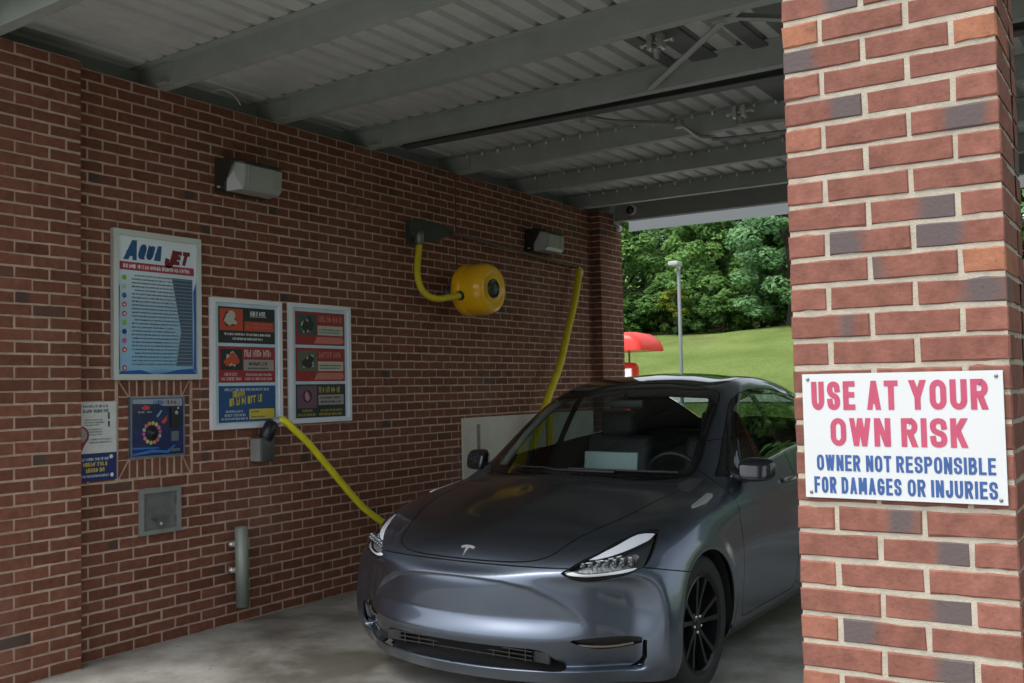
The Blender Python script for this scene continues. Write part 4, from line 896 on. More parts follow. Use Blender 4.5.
def subsurf(V, F, lv):
    me = bpy.data.meshes.new('t'); me.from_pydata([tuple(v) for v in V], [], F); o = bpy.data.objects.new('t', me); C.objects.link(o)
    m = o.modifiers.new('s', 'SUBSURF'); m.levels = lv; m.render_levels = lv
    e = o.evaluated_get(bpy.context.evaluated_depsgraph_get()); em = e.to_mesh()
    vv = np.array([v.co[:] for v in em.vertices]); ff = [list(p.vertices) for p in em.polygons]
    e.to_mesh_clear(); bpy.data.objects.remove(o); bpy.data.meshes.remove(me); return vv, ff
def sstep(x): x = np.clip(x, 0, 1); return x*x*(3-2*x)
def make_body():
    V, F = body_cage(); V = np.array(V); Q = V.copy()
    for it in range(4):
        vv, ff = subsurf(Q, F, 2); Q = Q+(V-vv[:len(V)])*.8
    vv, ff = subsurf(Q, F, 4); ff = np.array(ff)
    keep = vv[ff][:, :, 0].mean(1) > 1e-6; ff = ff[keep]
    used, inv = np.unique(ff, return_inverse=True); vv = vv[used]; ff = inv.reshape(ff.shape)
    vv[np.abs(vv[:, 0]) < 1e-5, 0] = 0
    y, s, z = vv.T
    # nose: the shallow hollow under the leading crease, the undercut below the lower seam
    fr = sstep((.62-s)/.25)
    zt = np.interp(np.abs(y), [0,.13,.26,.4,.507,.56,.60,.64], [.653,.651,.643,.618,.570,.535,.50,.44])
    u = zt-z
    run = np.maximum(zt-.462, .02)
    d = (.012*sstep(u/.011)+.024*np.clip(u/run, 0, 1))*sstep((z-.385)/.095)*sstep((.70-np.abs(y))/.26)
    zl = .372+.016*sstep((np.abs(y)-.35)/.3)
    under = np.clip((zl-z)/(zl-.252), 0, 1)
    d2 = .050*under*sstep((z-.238)/.016)*sstep((.86-np.abs(y))/.05)
    vv[:, 1] += (d+d2)*fr
    # flared arches
    for sc in (.872, 3.762):
        r = np.hypot(s-sc, z-.345); side = (np.abs(y) > .8)
        vv[:, 0] += side*.012*np.exp(-((r-.40)/.055)**2)*(z < .85)
    # hip crease along the doors
    vv[:, 0] += (np.abs(y) > .8)*.006*np.exp(-((z-(.885+.03*(s-1.5)))/.02)**2)*sstep((s-1.3)/.3)*(s < 4.2)
    T = np.concatenate([ff[:, [0,1,2]], ff[:, [0,2,3]]])
    return vv, T
def vnormals(V, T):
    n = np.cross(V[T[:,1]]-V[T[:,0]], V[T[:,2]]-V[T[:,0]]); N = np.zeros_like(V)
    for k in range(3): np.add.at(N, T[:,k], n)
    N[V[:,0] == 0, 0] = 0
    return N/np.maximum(np.linalg.norm(N, axis=1), 1e-12)[:, None]
class TM:
    """triangle soup with carried normals: can be cut along the zero line of any per-vertex function"""
    def __init__(s, V, N, T): s.V, s.N, s.T = V, N, T
    def compact(s):
        used, inv = np.unique(s.T, return_inverse=True); return TM(s.V[used], s.N[used], inv.reshape(-1,3))
    def cut(s, f):
        if len(s.T) == 0: return s, s
        f = np.where(np.abs(f) < 1e-7, 1e-7, f); sg = f[s.T] < 0; c = sg.sum(1)
        IN, OUT = [s.T[c == 3]], [s.T[c == 0]]; V, N = s.V, s.N; ex = {}; nv, nn = [], []
        def mid(a, b):
            k = (a, b) if a < b else (b, a)
            if k not in ex:
                t = f[k[0]]/(f[k[0]]-f[k[1]]); ex[k] = len(V)+len(nv); nv.append(V[k[0]]*(1-t)+V[k[1]]*t); nn.append(N[k[0]]*(1-t)+N[k[1]]*t)
            return ex[k]
        ia, oa = [], []
        for tri, g, cc in zip(s.T[(c == 1) | (c == 2)], sg[(c == 1) | (c == 2)], c[(c == 1) | (c == 2)]):
            j = int(np.argmax(g)) if cc == 1 else int(np.argmin(g))
            a, b, d = int(tri[j]), int(tri[(j+1) % 3]), int(tri[(j+2) % 3]); p, q = mid(a, b), mid(a, d)
            one = [(a,p,q)]; two = [(p,b,d),(p,d,q)]
            if cc == 1: ia += one; oa += two
            else: oa += one; ia += two
        if nv: V = np.concatenate([V, np.array(nv)]); N = np.concatenate([N, np.array(nn)])
        j = lambda L, e: np.concatenate([L[0], np.array(e, int).reshape(-1,3)])
        return TM(V, N, j(IN, ia)).compact(), TM(V, N, j(OUT, oa)).compact()
    def cut2(s, fn): return s.cut(fn(s.V))
def sdf(P, poly):
    poly = np.array(poly, float); d = np.full(len(P), 1e9); ins = np.zeros(len(P), bool); n = len(poly)
    for i in range(n):
        a, b = poly[i], poly[(i+1) % n]; e = b-a; w = P-a
        t = np.clip((w@e)/(e@e), 0, 1); d = np.minimum(d, np.hypot(*(w-t[:,None]*e).T))
        c = (a[1] > P[:,1]) != (b[1] > P[:,1])
        with np.errstate(divide='ignore', invalid='ignore'): xx = (b[0]-a[0])*(P[:,1]-a[1])/(b[1]-a[1])+a[0]
        ins ^= c & (P[:,0] < xx)
    return np.where(ins, -d, d)
def smooth_poly(pts, n=6, closed=False):
    return [tuple(p[:2]) for p in spline([(*p, 0) for p in pts], n)]
def front(poly, smax=1.2, smin=-9): return lambda V: np.where((V[:,1] < smax) & (V[:,1] > smin), sdf(V[:,[0,2]], poly), 9.)
def side(poly, ymin=.5): return lambda V: np.where(V[:,0] > ymin, sdf(V[:,[1,2]], poly), 9.)
def top(poly, zmin=.6): return lambda V: np.where(V[:,2] > zmin, sdf(V[:,[0,1]], poly), 9.)

M_PAINT = bpy.data.materials.new('car_paint'); M_PAINT.use_nodes = True
def paint():
    n = M_PAINT.node_tree; b = n.nodes['Principled BSDF']
    b.inputs['Base Color'].default_value = (.118,.146,.194,1); b.inputs['Metallic'].default_value = 1.0; b.inputs['Roughness'].default_value = .34
    b.inputs['Coat Weight'].default_value = 1; b.inputs['Coat Roughness'].default_value = .035; b.inputs['Coat IOR'].default_value = 1.5
    tc = n.nodes.new('ShaderNodeTexCoord'); v = n.nodes.new('ShaderNodeTexVoronoi'); v.inputs['Scale'].default_value = 900; n.links.new(tc.outputs['Object'], v.inputs['Vector'])
    mr = n.nodes.new('ShaderNodeMapRange'); mr.inputs['To Min'].default_value = .30; mr.inputs['To Max'].default_value = .44; n.links.new(v.outputs['Color'], mr.inputs[0]); n.links.new(mr.outputs[0], b.inputs['Roughness'])
    # dust film dulls the coat in soft patches
    t = n.nodes.new('ShaderNodeTexNoise'); t.inputs['Scale'].default_value = 3; t.inputs['Detail'].default_value = 7; n.links.new(tc.outputs['Object'], t.inputs['Vector'])
    m2 = n.nodes.new('ShaderNodeMapRange'); m2.inputs['From Min'].default_value = .35; m2.inputs['From Max'].default_value = .75; m2.inputs['To Min'].default_value = .04; m2.inputs['To Max'].default_value = .14
    n.links.new(t.outputs['Fac'], m2.inputs[0]); n.links.new(m2.outputs[0], b.inputs['Coat Roughness'])
paint()
M_WS = glass_mat('windscreen_glass', (.74,.82,.80), .95, 0, 1.5)
M_SG = glass_mat('side_glass', (.30,.36,.34), .95, 0, 1.55)
M_LENS = glass_mat('headlight_lens', (.93,.95,.96), .9, 0, 1.45)
M_BG = mat('black_glass', (.006,.006,.007), .03, coat=.6); M_FRIT = mat('black_frit', (.008,.008,.009), .06, coat=.4)
M_BPL = mat('car_black_plastic', (.016,.017,.018), .45, var=.2, vscale=40, bump=.05, bscale=300); M_TRIM = mat('satin_trim', (.55,.56,.58), .22, .9)
M_CHR = mat('chrome', (.75,.76,.78), .10, 1.0); M_INT = mat('interior_black', (.034,.035,.036), .6, bump=.1, bscale=200); M_SHELL = mat('inner_dark', (.008,.008,.008), .9)

def emit_tm(tms, name, m, parent, thick=0., off=0., mirror='both', flip=False):
    """one mesh from half-body pieces. mirror: both = joined left and right, +1 / -1 = that side only"""
    if isinstance(tms, TM): tms = [tms]
    Vs, Ns, Ts = [], [], []; b = 0
    for t in tms:
        for sd in ((1, -1) if mirror == 'both' else (mirror,)):
            V = t.V+t.N*off; N = t.N.copy(); T = t.T.copy()
            if sd < 0: V = V*[-1,1,1]; N = N*[-1,1,1]; T = T[:, ::-1]
            Vs.append(V); Ns.append(N); Ts.append(T+b); b += len(V)
    V, N, T = np.concatenate(Vs), np.concatenate(Ns), np.concatenate(Ts)
    if mirror == 'both':        # weld the centre line
        key = {}; mp = np.arange(len(V))
        for i in np.where(np.abs(V[:,0]) < 1e-6)[0]:
            k = (round(V[i,1], 5), round(V[i,2], 5)); mp[i] = key.setdefault(k, i)
        T = mp[T]; used, inv = np.unique(T, return_inverse=True); V, N, T = V[used], N[used], inv.reshape(-1,3)
    if thick:                   # real sheet thickness: an inner skin and a rim
        ed = {}
        for t in T:
            for k in range(3):
                e = (int(t[k]), int(t[(k+1) % 3])); ed[e] = 1
        rim = [e for e in ed if (e[1], e[0]) not in ed]; n = len(V)
        # rim vertices are duplicated so that the edge stays crisp
        V2 = V-N*thick; Rv, Rn, Rt = [], [], []
        for a, c in rim:
            q = len(Rv); d = V[c]-V[a]; nn = np.cross(d, N[a]); nn = nn/max(np.linalg.norm(nn), 1e-9)
            Rv += [V[a], V[c], V2[c], V2[a]]; Rn += [nn]*4; Rt += [(q,q+3,q+2),(q,q+2,q+1)]
        parts_v, parts_n, parts_t = [V, V2], [N, -N], [T, T[:, ::-1]+n]
        if Rv: parts_v.append(np.array(Rv)); parts_n.append(np.array(Rn)); parts_t.append(np.array(Rt)+2*n)
        V, N, T = np.concatenate(parts_v), np.concatenate(parts_n), np.concatenate(parts_t)
    me = bpy.data.meshes.new(name); me.vertices.add(len(V)); me.vertices.foreach_set('co', V.astype(np.float32).ravel())
    me.loops.add(3*len(T)); me.loops.foreach_set('vertex_index', T.astype(np.int32).ravel())
    me.polygons.add(len(T)); me.polygons.foreach_set('loop_start', np.arange(0, 3*len(T), 3, dtype=np.int32)); me.polygons.foreach_set('use_smooth', np.ones(len(T), bool))
    me.update(calc_edges=True); me.normals_split_custom_set_from_vertices(N.astype(np.float32).tolist())
    me.materials.append(m); o = bpy.data.objects.new(name, me); C.objects.link(o); o.parent = parent; return o
GAP = .0026
def panel(tm, fn, gap=GAP):
    """cut the panel fn<0 out of tm with an open shut line round it"""
    f = lambda V: fn(V)+gap; p, rest = tm.cut2(f); _, rest = rest.cut2(lambda V: fn(V)-gap); return p, rest

BV, BT = make_body()
bodyM = TM(BV, vnormals(BV, BT), BT)
for sc in (.872, 3.762):
    _, bodyM = bodyM.cut2(lambda V: np.where(V[:,0] > .60, np.minimum(np.hypot(V[:,1]-sc, V[:,2]-.345)-.378, np.maximum(np.abs(V[:,1]-sc)-.372, V[:,2]-.30)), 9.))
whole = bodyM
ws = smooth_poly([(-.3,1.042),(0,1.042),(.25,1.036),(.48,1.024),(.665,1.036)])+[(.690,1.055)]+smooth_poly([(.682,1.12),(.662,1.20),(.632,1.334),(.598,1.44),(.565,1.492)])+smooth_poly([(.53,1.508),(.42,1.530),(.2,1.552),(0,1.556),(-.3,1.556)])
f_ws = front(ws, 2.45, .9)
ws_p, bodyM = panel(bodyM, f_ws, .002)
dlo = smooth_poly([(1.44,1.035),(1.55,1.105),(1.70,1.215),(1.862,1.322),(2.04,1.425),(2.2,1.472),(2.37,1.496),(2.56,1.510),(2.95,1.497),(3.37,1.430),(3.62,1.350),(3.84,1.240)])+smooth_poly([(3.86,1.215),(3.70,1.200),(3.2,1.168),(2.7,1.132),(2.15,1.085),(1.75,1.052),(1.53,1.030)])
dlo_p, bodyM = panel(bodyM, side(dlo, .45), .002)
fw = smooth_poly([(1.60,1.072),(1.70,1.155),(1.862,1.285),(2.04,1.388),(2.2,1.440),(2.425,1.472)])+[(2.425,1.128)]+smooth_poly([(2.15,1.108),(1.75,1.074)])
rw = smooth_poly([(2.50,1.480),(2.70,1.480),(2.95,1.468),(3.30,1.412)])+[(3.38,1.385),(3.40,1.205)]+smooth_poly([(3.2,1.190),(2.8,1.162),(2.50,1.137)])
qw = [(3.44,1.365),(3.62,1.318),(3.76,1.245),(3.74,1.228),(3.44,1.210)]
fw_p, dlo_r = panel(dlo_p, side(fw,.45), .0008); rw_p, dlo_r = panel(dlo_r, side(rw,.45), .0008); qw_p, dlo_r = panel(dlo_r, side(qw,.45), .0008)
roofg = [(-.3,2.05),(.2,2.07),(.42,2.13),(.50,2.19),(.525,2.30),(.52,3.0),(.51,3.45),(.47,3.55),(.2,3.60),(-.3,3.61)]
roof_p, bodyM = panel(bodyM, top(roofg, 1.4))
rwin = [(-.3,3.66),(.2,3.65),(.47,3.60),(.53,3.63),(.52,3.9),(.50,4.3),(.44,4.38),(.2,4.43),(-.3,4.44)]
rwin_p, bodyM = panel(bodyM, top(rwin, 1.05))
hl = smooth_poly([(.539,.688),(.585,.662),(.637,.650),(.70,.655),(.76,.668),(.81,.688),(.845,.715),(.848,.76),(.840,.80),(.824,.838),(.806,.846)],5)+smooth_poly([(.78,.848),(.745,.842),(.705,.812),(.661,.774),(.603,.735),(.56,.702)],5)
hl_p, bodyM = panel(bodyM, front(hl, 1.0), .004)
hood = [(-.3,.099)]+smooth_poly([(0,.099),(.10,.101),(.22,.110),(.33,.128),(.41,.158),(.462,.205),(.488,.265)],5)+smooth_poly([(.510,.33),(.56,.46),(.625,.66),(.665,.95),(.690,1.20),(.700,1.32)],5)+smooth_poly([(.64,1.255),(.48,1.165),(.25,1.085),(0,1.058),(-.3,1.058)],5)
# the hood's leading edge is where it meets the fascia: cut on the level there, in plan elsewhere
f_hood = top(hood, .680)
hood_p, bodyM = panel(bodyM, lambda V: np.maximum(f_hood(V), .700-V[:,2]), .003)
cowl = smooth_poly([(-.3,1.062),(0,1.062),(.25,1.089),(.48,1.169),(.62,1.248)],5)+[(.625,1.30),(.6,1.32),(.4,1.22),(.2,1.16),(-.3,1.15)]
cowl_p, bodyM = panel(bodyM, top(cowl, .98), .001)
grille = [(-.3,.347),(.2,.346),(.40,.340),(.455,.330),(.535,.258),(.545,.240)]+smooth_poly([(.50,.238),(.25,.246),(0,.250),(-.3,.250)],4)
gr_p, bodyM = panel(bodyM, front(grille, .5), .001)
fog = smooth_poly([(.571,.381),(.64,.390),(.72,.394),(.823,.390),(.842,.384)],4)+[(.838,.362)]+smooth_poly([(.80,.350),(.74,.340),(.68,.339),(.62,.352)],4)
fog_p, bodyM = panel(bodyM, front(fog, .6), .001)
curt = [(.846,.376),(.862,.376),(.862,.30),(.838,.262),(.795,.250),(.77,.247),(.80,.262),(.838,.30)]
curt_p, bodyM = panel(bodyM, front(curt, .6), .001)
bump = [(-.5,-.2),(-.5,.7065),(.36,.7065),(.66,.648),(.68,-.2)]
bump_p, bodyM = panel(bodyM, lambda V: sdf(V[:,[1,2]], bump))
fd = [(1.405,1.2),(1.398,.95),(1.400,.80),(1.430,.58),(1.445,.33),(1.475,.275),(1.54,.262),(2.36,.262),(2.415,.29),(2.43,.36),(2.452,.8),(2.46,1.3)]
fd_p, bodyM = panel(bodyM, side(fd, .6))
rd = [(2.464,1.3),(2.456,.8),(2.434,.36),(2.445,.30),(2.50,.262),(3.16,.262),(3.25,.33),(3.30,.50),(3.38,.64),(3.48,.77),(3.54,.90),(3.56,1.2)]
rd_p, bodyM = panel(bodyM, side(rd, .6))
tl = [(.42,.93),(.60,.955),(.80,.985),(.93,1.01),(.93,.93),(.80,.90),(.60,.90),(.5,.90)]
tl_p, bodyM = panel(bodyM, front(tl, 9, 4.05), .003)
hatch = [(-.3,4.45),(.44,4.40),(.54,4.34),(.57,4.8),(-.3,4.8)]
hat_p, bodyM = panel(bodyM, lambda V: np.where(V[:,2] > .68, sdf(V[:,[0,1]], hatch), 9.))

badge_p, _ = bodyM.cut2(side([(.93,.914),(1.10,.926),(1.21,.944),(1.25,.957),(1.22,.962),(1.10,.944),(.98,.926)], .785))
emit_tm(bodyM, 'body_shell', M_PAINT, car, .004)
hood_o = emit_tm(hood_p, 'hood', M_PAINT, car, .004)
emit_tm(bump_p, 'front_bumper', M_PAINT, car, .004)
emit_tm(hat_p, 'tailgate', M_PAINT, car, .004)
emit_tm(cowl_p, 'cowl', M_BPL, car, .003, off=-.004)
emit_tm(roof_p, 'roof_glass', M_BG, car, .004)
emit_tm(rwin_p, 'rear_window', M_SG, car)
# windscreen: clear in the middle, black printed border
inn = smooth_poly([(-.3,1.075),(0,1.075),(.3,1.070),(.60,1.066)])+smooth_poly([(.645,1.085),(.628,1.17),(.598,1.30),(.568,1.40),(.545,1.452)])+[(.53,1.462),(.3,1.472),(-.3,1.474)]
clear_p, frit_p = ws_p.cut2(front(inn, 2.45, .9))
wso = emit_tm(clear_p, 'windshield', M_WS, car)
emit_tm(frit_p, 'black_border', M_FRIT, wso, .003)
# dark lining behind every shut line; open behind glass, lamps, grille
liner = whole
_, liner = liner.cut2(lambda V: f_ws(V)); _, liner = liner.cut2(top(rwin, 1.05)); _, liner = liner.cut2(side(fw,.45)); _, liner = liner.cut2(side(rw,.45)); _, liner = liner.cut2(front(hl, 1.0)); _, liner = liner.cut2(front(grille, .5)); _, liner = liner.cut2(front(fog, .6)); _, liner = liner.cut2(front(curt, .6))
emit_tm(liner, 'inner_lining', M_SHELL, car, .002, off=-.0085)
for sd in (1, -1):
    emit_tm(dlo_r, 'window_surround', M_BG, car, .003, off=-.002, mirror=sd)
    emit_tm(qw_p, 'quarter_window', M_BG, car, .003, off=-.004, mirror=sd)
    d = emit_tm(fd_p, 'front_door', M_PAINT, car, .004, mirror=sd); emit_tm(fw_p, 'window', M_SG, d, off=-.004, mirror=sd)
    e = emit_tm(rd_p, 'rear_door', M_PAINT, car, .004, mirror=sd); emit_tm(rw_p, 'window', M_SG, e, off=-.004, mirror=sd)
    for dd, s0, s1, zz in ((d, 2.20, 2.40, .955), (e, 3.16, 3.36, .985)):
        MB().box((sd*.926-.012, s0, zz-.013), (sd*.926+.012, s1, zz+.013), .006).build('handle', mat('handle_chrome', (.32,.33,.35), .2, .9), dd)
    # headlight: dark bowl, white light guide, lens row, chrome lower blade
    bowl = emit_tm(hl_p, 'headlight', M_LENS, car, off=-.001, mirror=sd)
    emit_tm(hl_p, 'housing', mat('lamp_bowl', (.055,.06,.065), .3, .4), bowl, .003, off=-.034, mirror=sd)
    drl = smooth_poly([(.622,.746),(.70,.797),(.748,.838),(.785,.8465),(.816,.843)],4)+smooth_poly([(.815,.818),(.77,.788),(.715,.764),(.665,.751)],4)
    q, rest = hl_p.cut2(front(drl, 1.0)); emit_tm(q, 'light_guide', mat('drl_white', (.78,.80,.86), .25, coat=.3), bowl, .004, off=-.010, mirror=sd)
    low = smooth_poly([(.550,.690),(.60,.670),(.645,.662),(.72,.668),(.80,.692),(.826,.708)],4)+smooth_poly([(.80,.706),(.72,.690),(.64,.684),(.58,.698)],4)
    q, rest = rest.cut2(front(low, 1.0)); emit_tm(q, 'lower_blade', mat('blade_white', (.78,.80,.82), .25, coat=.3), bowl, .004, off=-.012, mirror=sd)
    mid_ = smooth_poly([(.59,.728),(.64,.742),(.70,.752),(.755,.766)],3)+smooth_poly([(.75,.759),(.69,.745),(.63,.735)],3)
    q, rest = rest.cut2(front(mid_, 1.0)); emit_tm(q, 'upper_blade', MATS['blade_white'], bowl, .004, off=-.012, mirror=sd)
    refl = smooth_poly([(.60,.712),(.66,.733),(.72,.748),(.79,.770),(.815,.76)],3)+smooth_poly([(.81,.715),(.74,.700),(.66,.694),(.61,.700)],3)
    q, rest = rest.cut2(front(refl, 1.0)); emit_tm(q, 'reflector', mat('reflector_grey', (.26,.28,.29), .25, .5, bump=.8, bscale=70), bowl, .003, off=-.026, mirror=sd)
    lm = MB()
    for k in range(7):
        t = k/6; yy = .605+.185*t; zz = .712+.020*t; ss = .205+.125*t+.02
        w = .011; lm.box((sd*yy-w, ss-.008, zz-.018-.004*t), (sd*yy+w, ss+.03, zz+.016+.006*t), .005)
        lm.lathe([(0,-.016),(.008,-.012),(.011,0)], (sd*yy, ss-.006, zz), (0,1,0), 12)
    lm.build('lens_row', mat('projector', (.25,.265,.28), .25, .8), bowl)
    # fog blade, air slot
    emit_tm(fog_p, 'fog_slot', M_BPL, car, .003, off=-.022, mirror=sd)
    fl_ = MB(); fl_.tube(spline([(sd*.60,.178,.357),(sd*.67,.225,.350),(sd*.74,.285,.350),(sd*.80,.345,.358)],5), .006, 8); fl_.build('fog_light', mat('fog_bronze', (.20,.17,.13), .25, .6), car)
    emit_tm(curt_p, 'air_slot', M_SHELL, car, .003, off=-.03, mirror=sd)
    emit_tm(tl_p, 'tail_light', mat('tail_red', (.30,.012,.012), .15, coat=.5), car, .004, mirror=sd)
    # belt moulding
    bel = smooth_poly([(1.56,1.028),(1.75,1.050),(2.15,1.083),(2.7,1.130),(3.2,1.166),(3.70,1.198)],10)
    from_y = []
    for s_, z_ in bel:
        k = np.argmin(np.hypot(whole.V[:,1]-s_, whole.V[:,2]-z_)+9*(whole.V[:,0] < .6)); from_y.append((sd*(whole.V[k,0]+.002), s_, z_))
    MB().tube(from_y, .009, 8).build('belt_moulding', M_TRIM, car)
    # camera badge on the fender
    emit_tm(badge_p, 'side_camera', mat('badge_chrome', (.85,.86,.88), .28, .85), car, .003, off=.004, mirror=sd)
    # door mirror
    bm = bmesh.new(); bmesh.ops.create_cube(bm, size=1)
    for v in bm.verts:
        o_, bk, up = v.co.x > 0, v.co.y > 0, v.co.z > 0
        v.co.x = sd*((1.055 if bk else 1.025) if o_ else (.875 if up else .885))
        v.co.y = (1.665 if o_ else 1.640) if bk else ((1.575 if o_ else 1.525)+(.02 if up else 0)); v.co.z = ((1.135 if bk else 1.108)-(.012 if o_ else 0)) if up else ((1.010 if o_ else 1.006))
    bmesh.ops.subdivide_edges(bm, edges=bm.edges, cuts=1, use_grid_fill=True)
    m_ = bpy.data.meshes.new('t'); bm.to_mesh(m_); bm.free()
    o_ = bpy.data.objects.new('t', m_); C.objects.link(o_); mo = o_.modifiers.new('b', 'SUBSURF'); mo.levels = 3
    em = o_.evaluated_get(bpy.context.evaluated_depsgraph_get()).to_mesh(); mb = MB()
    cn = np.mean([v.co for v in em.vertices], 0)
    mb.add([tuple(cn+(np.array(v.co)-cn)*[1.13,1.10,1.16]) for v in em.vertices], [list(p.vertices) for p in em.polygons], True); bpy.data.objects.remove(o_)
    mr_ = mb.build('side_mirror', mat('mirror_black', (.014,.017,.022), .16, coat=.6), car)
    MB().tube(spline([(sd*.80,1.60,1.035),(sd*.85,1.60,1.020),(sd*.90,1.60,1.015),(sd*.97,1.605,1.020)],5), [.03]*6+[.026]*5+[.022]*5, 12).build('stalk', M_BPL, mr_)
    MB().box((min(sd*.90,sd*1.03),1.662,1.03), (max(sd*.90,sd*1.03),1.676,1.115), .006).build('mirror_glass', M_CHR, mr_)
    # sill blade
    MB().box((min(sd*.84,sd*.885),1.27,.185), (max(sd*.84,sd*.885),3.36,.235), .012).build('sill_trim', M_BPL, car)

# emblem: a stylised T seen from below, on the hood's nose
def emblem():
    k = lambda y: np.argmin(np.hypot(hood_p.V[:,0]-abs(y), (hood_p.V[:,2]-.757)*2)+5*(hood_p.V[:,1] > .5))
    i = k(0); nrm = hood_p.N[i]; pos = np.array((0, hood_p.V[i,1], hood_p.V[i,2])); up = np.array((0, -nrm[2], nrm[1])); up = up*(1 if up[2] > 0 else -1)
    rt = np.cross(up, nrm); P = Plane(pos, rt, up)
    arm = spline([(-.040,.020,0),(-.02,.027,0),(0,.029,0),(.02,.027,0),(.040,.020,0)],4); low_ = spline([(.034,.008,0),(.02,.013,0),(.009,.014,0)],3)
    outl = [(a,b) for a,b,_ in arm]+[(a,b) for a,b,_ in low_]+[(.0,-.040)]+[(-a,b) for a,b,_ in low_[::-1]]
    mb = MB(); n = len(outl)
    mb.add([P.p(a*1.02,b*1.02,h) for h in (-.012,.0035) for a, b in outl], [list(range(n,2*n))]+[[j,(j+1)%n,n+(j+1)%n,n+j] for j in range(n)])
    mb.build('emblem', mat('emblem_bright', (.62,.63,.65), .3, .6), hood_o)
emblem()
# grille opening: dark box with slats; side intakes; plate of the lower lip is body
emit_tm(gr_p, 'grille', M_SHELL, car, .003, off=-.055)
gm = MB()
for zz in (.280, .300, .320):
    gm.box((-.40,.095,zz-.003), (.40,.115,zz+.003))
for xx in np.linspace(-.36,.36,9): gm.box((xx-.003,.10,.268), (xx+.003,.11,.332))
gm.build('grille_slats', MATS['black_gloss'], car)
for sd in (1,-1): MB().box((sd*.44-.045,.11,.268), (sd*.44+.045,.13,.325), .006).build('intake_duct', mat('duct_grey', (.022,.024,.026), .4), car)
MB().box((-.78,.45,.17), (.78,4.4,.19)).box((-.60,.28,.19), (.60,.5,.2)).build('undertray', M_SHELL, car)
for sc in (.872, 3.762):
    for sd in (1,-1):
        mb = MB(); vs = []; n = 18
        for k in range(n+1):
            a = math.pi*k/n*1.16-.25
            for yy in (sd*.62, sd*.93): vs.append((yy, sc+.395*math.cos(a), .345+.395*math.sin(a)))
        mb.add(vs, [[2*k,2*k+1,2*k+3,2*k+2] for k in range(n)], True); mb.add([vs[2*k] for k in range(n+1)], [list(range(n+1))]); mb.build('arch_liner', M_SHELL, car)
        # wheel
        cxw = sd*.80; ax = (sd,0,0); cc = (cxw, sc, .350)
        tyre = MB().lathe([(.240,-.115),(.262,-.122),(.318,-.120),(.340,-.105),(.350,-.075),(.352,0),(.350,.075),(.340,.105),(.318,.122),(.275,.127),(.248,.120),(.240,.112)], cc, ax, 64)
        for k in (-.045, 0, .045): pass
        w_ = tyre.build('wheel', mat('tyre_rubber', (.016,.016,.017), .75, bump=.25, bscale=220), car)
        rim = MB().lathe([(.240,.112),(.246,.120),(.238,.124),(.226,.112),(.222,.03),(.215,-.09),(.24,-.115)], cc, ax, 64)
        rim.lathe([(0,.102),(.028,.104),(.034,.098),(.058,.090),(.062,.06),(0,.06)], cc, ax, 32)
        rot0 = R(12)
        for k in range(5):
            for s2 in (-1,1):
                a = rot0+2*math.pi*k/5+s2*.13; a2 = rot0+2*math.pi*k/5+s2*.235
                p0 = Vector((0, math.cos(a)*.045, math.sin(a)*.045)); p1 = Vector((0, math.cos(a2)*.226, math.sin(a2)*.226)); d_ = (p1-p0).normalized(); wv = Vector((0,-d_.z,d_.y))
                vs = []
                for pt, wd, h0, h1 in ((p0,.017,.055,.096),(p0.lerp(p1,.5),.014,.06,.104),(p1,.020,.075,.117)):
                    for q, hh_ in ((-wd,h0),(wd,h0),(wd*.7,h1),(-wd*.7,h1)): vs.append(Vector(cc)+pt+wv*q+Vector((sd*hh_,0,0)))
                rim.add(vs, [[0,1,5,4],[1,2,6,5],[2,3,7,6],[3,0,4,7],[4,5,9,8],[5,6,10,9],[6,7,11,10],[7,4,8,11],[0,3,2,1],[8,9,10,11]])
        r_ = rim.build('rim', mat('rim_graphite', (.030,.031,.034), .28, .7), w_, sharp=35)
        MB().lathe([(.17,.0),(.17,.022),(.07,.022),(.07,.03),(0,.03)], cc, ax, 40).build('brake_disc', mat('disc_steel', (.10,.10,.10), .4, .9), w_)
        nb = MB()
        for k in range(5):
            a = rot0+2*math.pi*(k+.5)/5; nb.lathe([(.009,.085),(.009,.099),(.006,.104),(0,.104)], (cxw, sc+.042*math.cos(a), .350+.042*math.sin(a)), ax, 8)
        nb.build('wheel_nuts', M_CHR, w_)
# wipers
for a0, a1 in ((.30,-.42),(.62,.02)):
    pts = []
    for t in np.linspace(0,1,9):
        yy = a0+(a1-a0)*t; k = np.argmin(np.hypot(whole.V[:,0]-abs(yy), whole.V[:,2]-(1.050+.012*t))+9*(whole.V[:,1] > 1.8)); pts.append((yy, whole.V[k,1]-.018, whole.V[k,2]+.016))
    MB().tube(pts, [.009]*3+[.006]*6, 8).build('wiper', M_BPL, car)
# cabin
def cushion(lo, hi, name, parent, m=M_INT, rot=0, piv=None, bev=.05):
    mb = MB().box(lo, hi, bev)
    if rot:
        c_, s_ = math.cos(rot), math.sin(rot); mb.v = [(x, piv[0]+(y-piv[0])*c_-(z-piv[1])*s_, piv[1]+(y-piv[0])*s_+(z-piv[1])*c_) for x, y, z in mb.v]
    return mb.build(name, m, parent)
for sd in (1,-1):
    st = cushion((sd*.38-.25,1.95,.52), (sd*.38+.25,2.48,.68), 'seat', car)
    cushion((sd*.38-.25,2.40,.62), (sd*.38+.25,2.54,1.20), 'backrest', st, rot=-.22, piv=(2.47,.62)); cushion((sd*.38-.13,2.49,1.19), (sd*.38+.13,2.59,1.37), 'headrest', st, rot=-.15, piv=(2.5,1.2), bev=.04)
bs = cushion((-.62,3.0,.52), (.62,3.5,.70), 'seat', car); cushion((-.62,3.42,.66), (.62,3.56,1.20), 'backrest', bs, rot=-.2, piv=(3.45,.66))
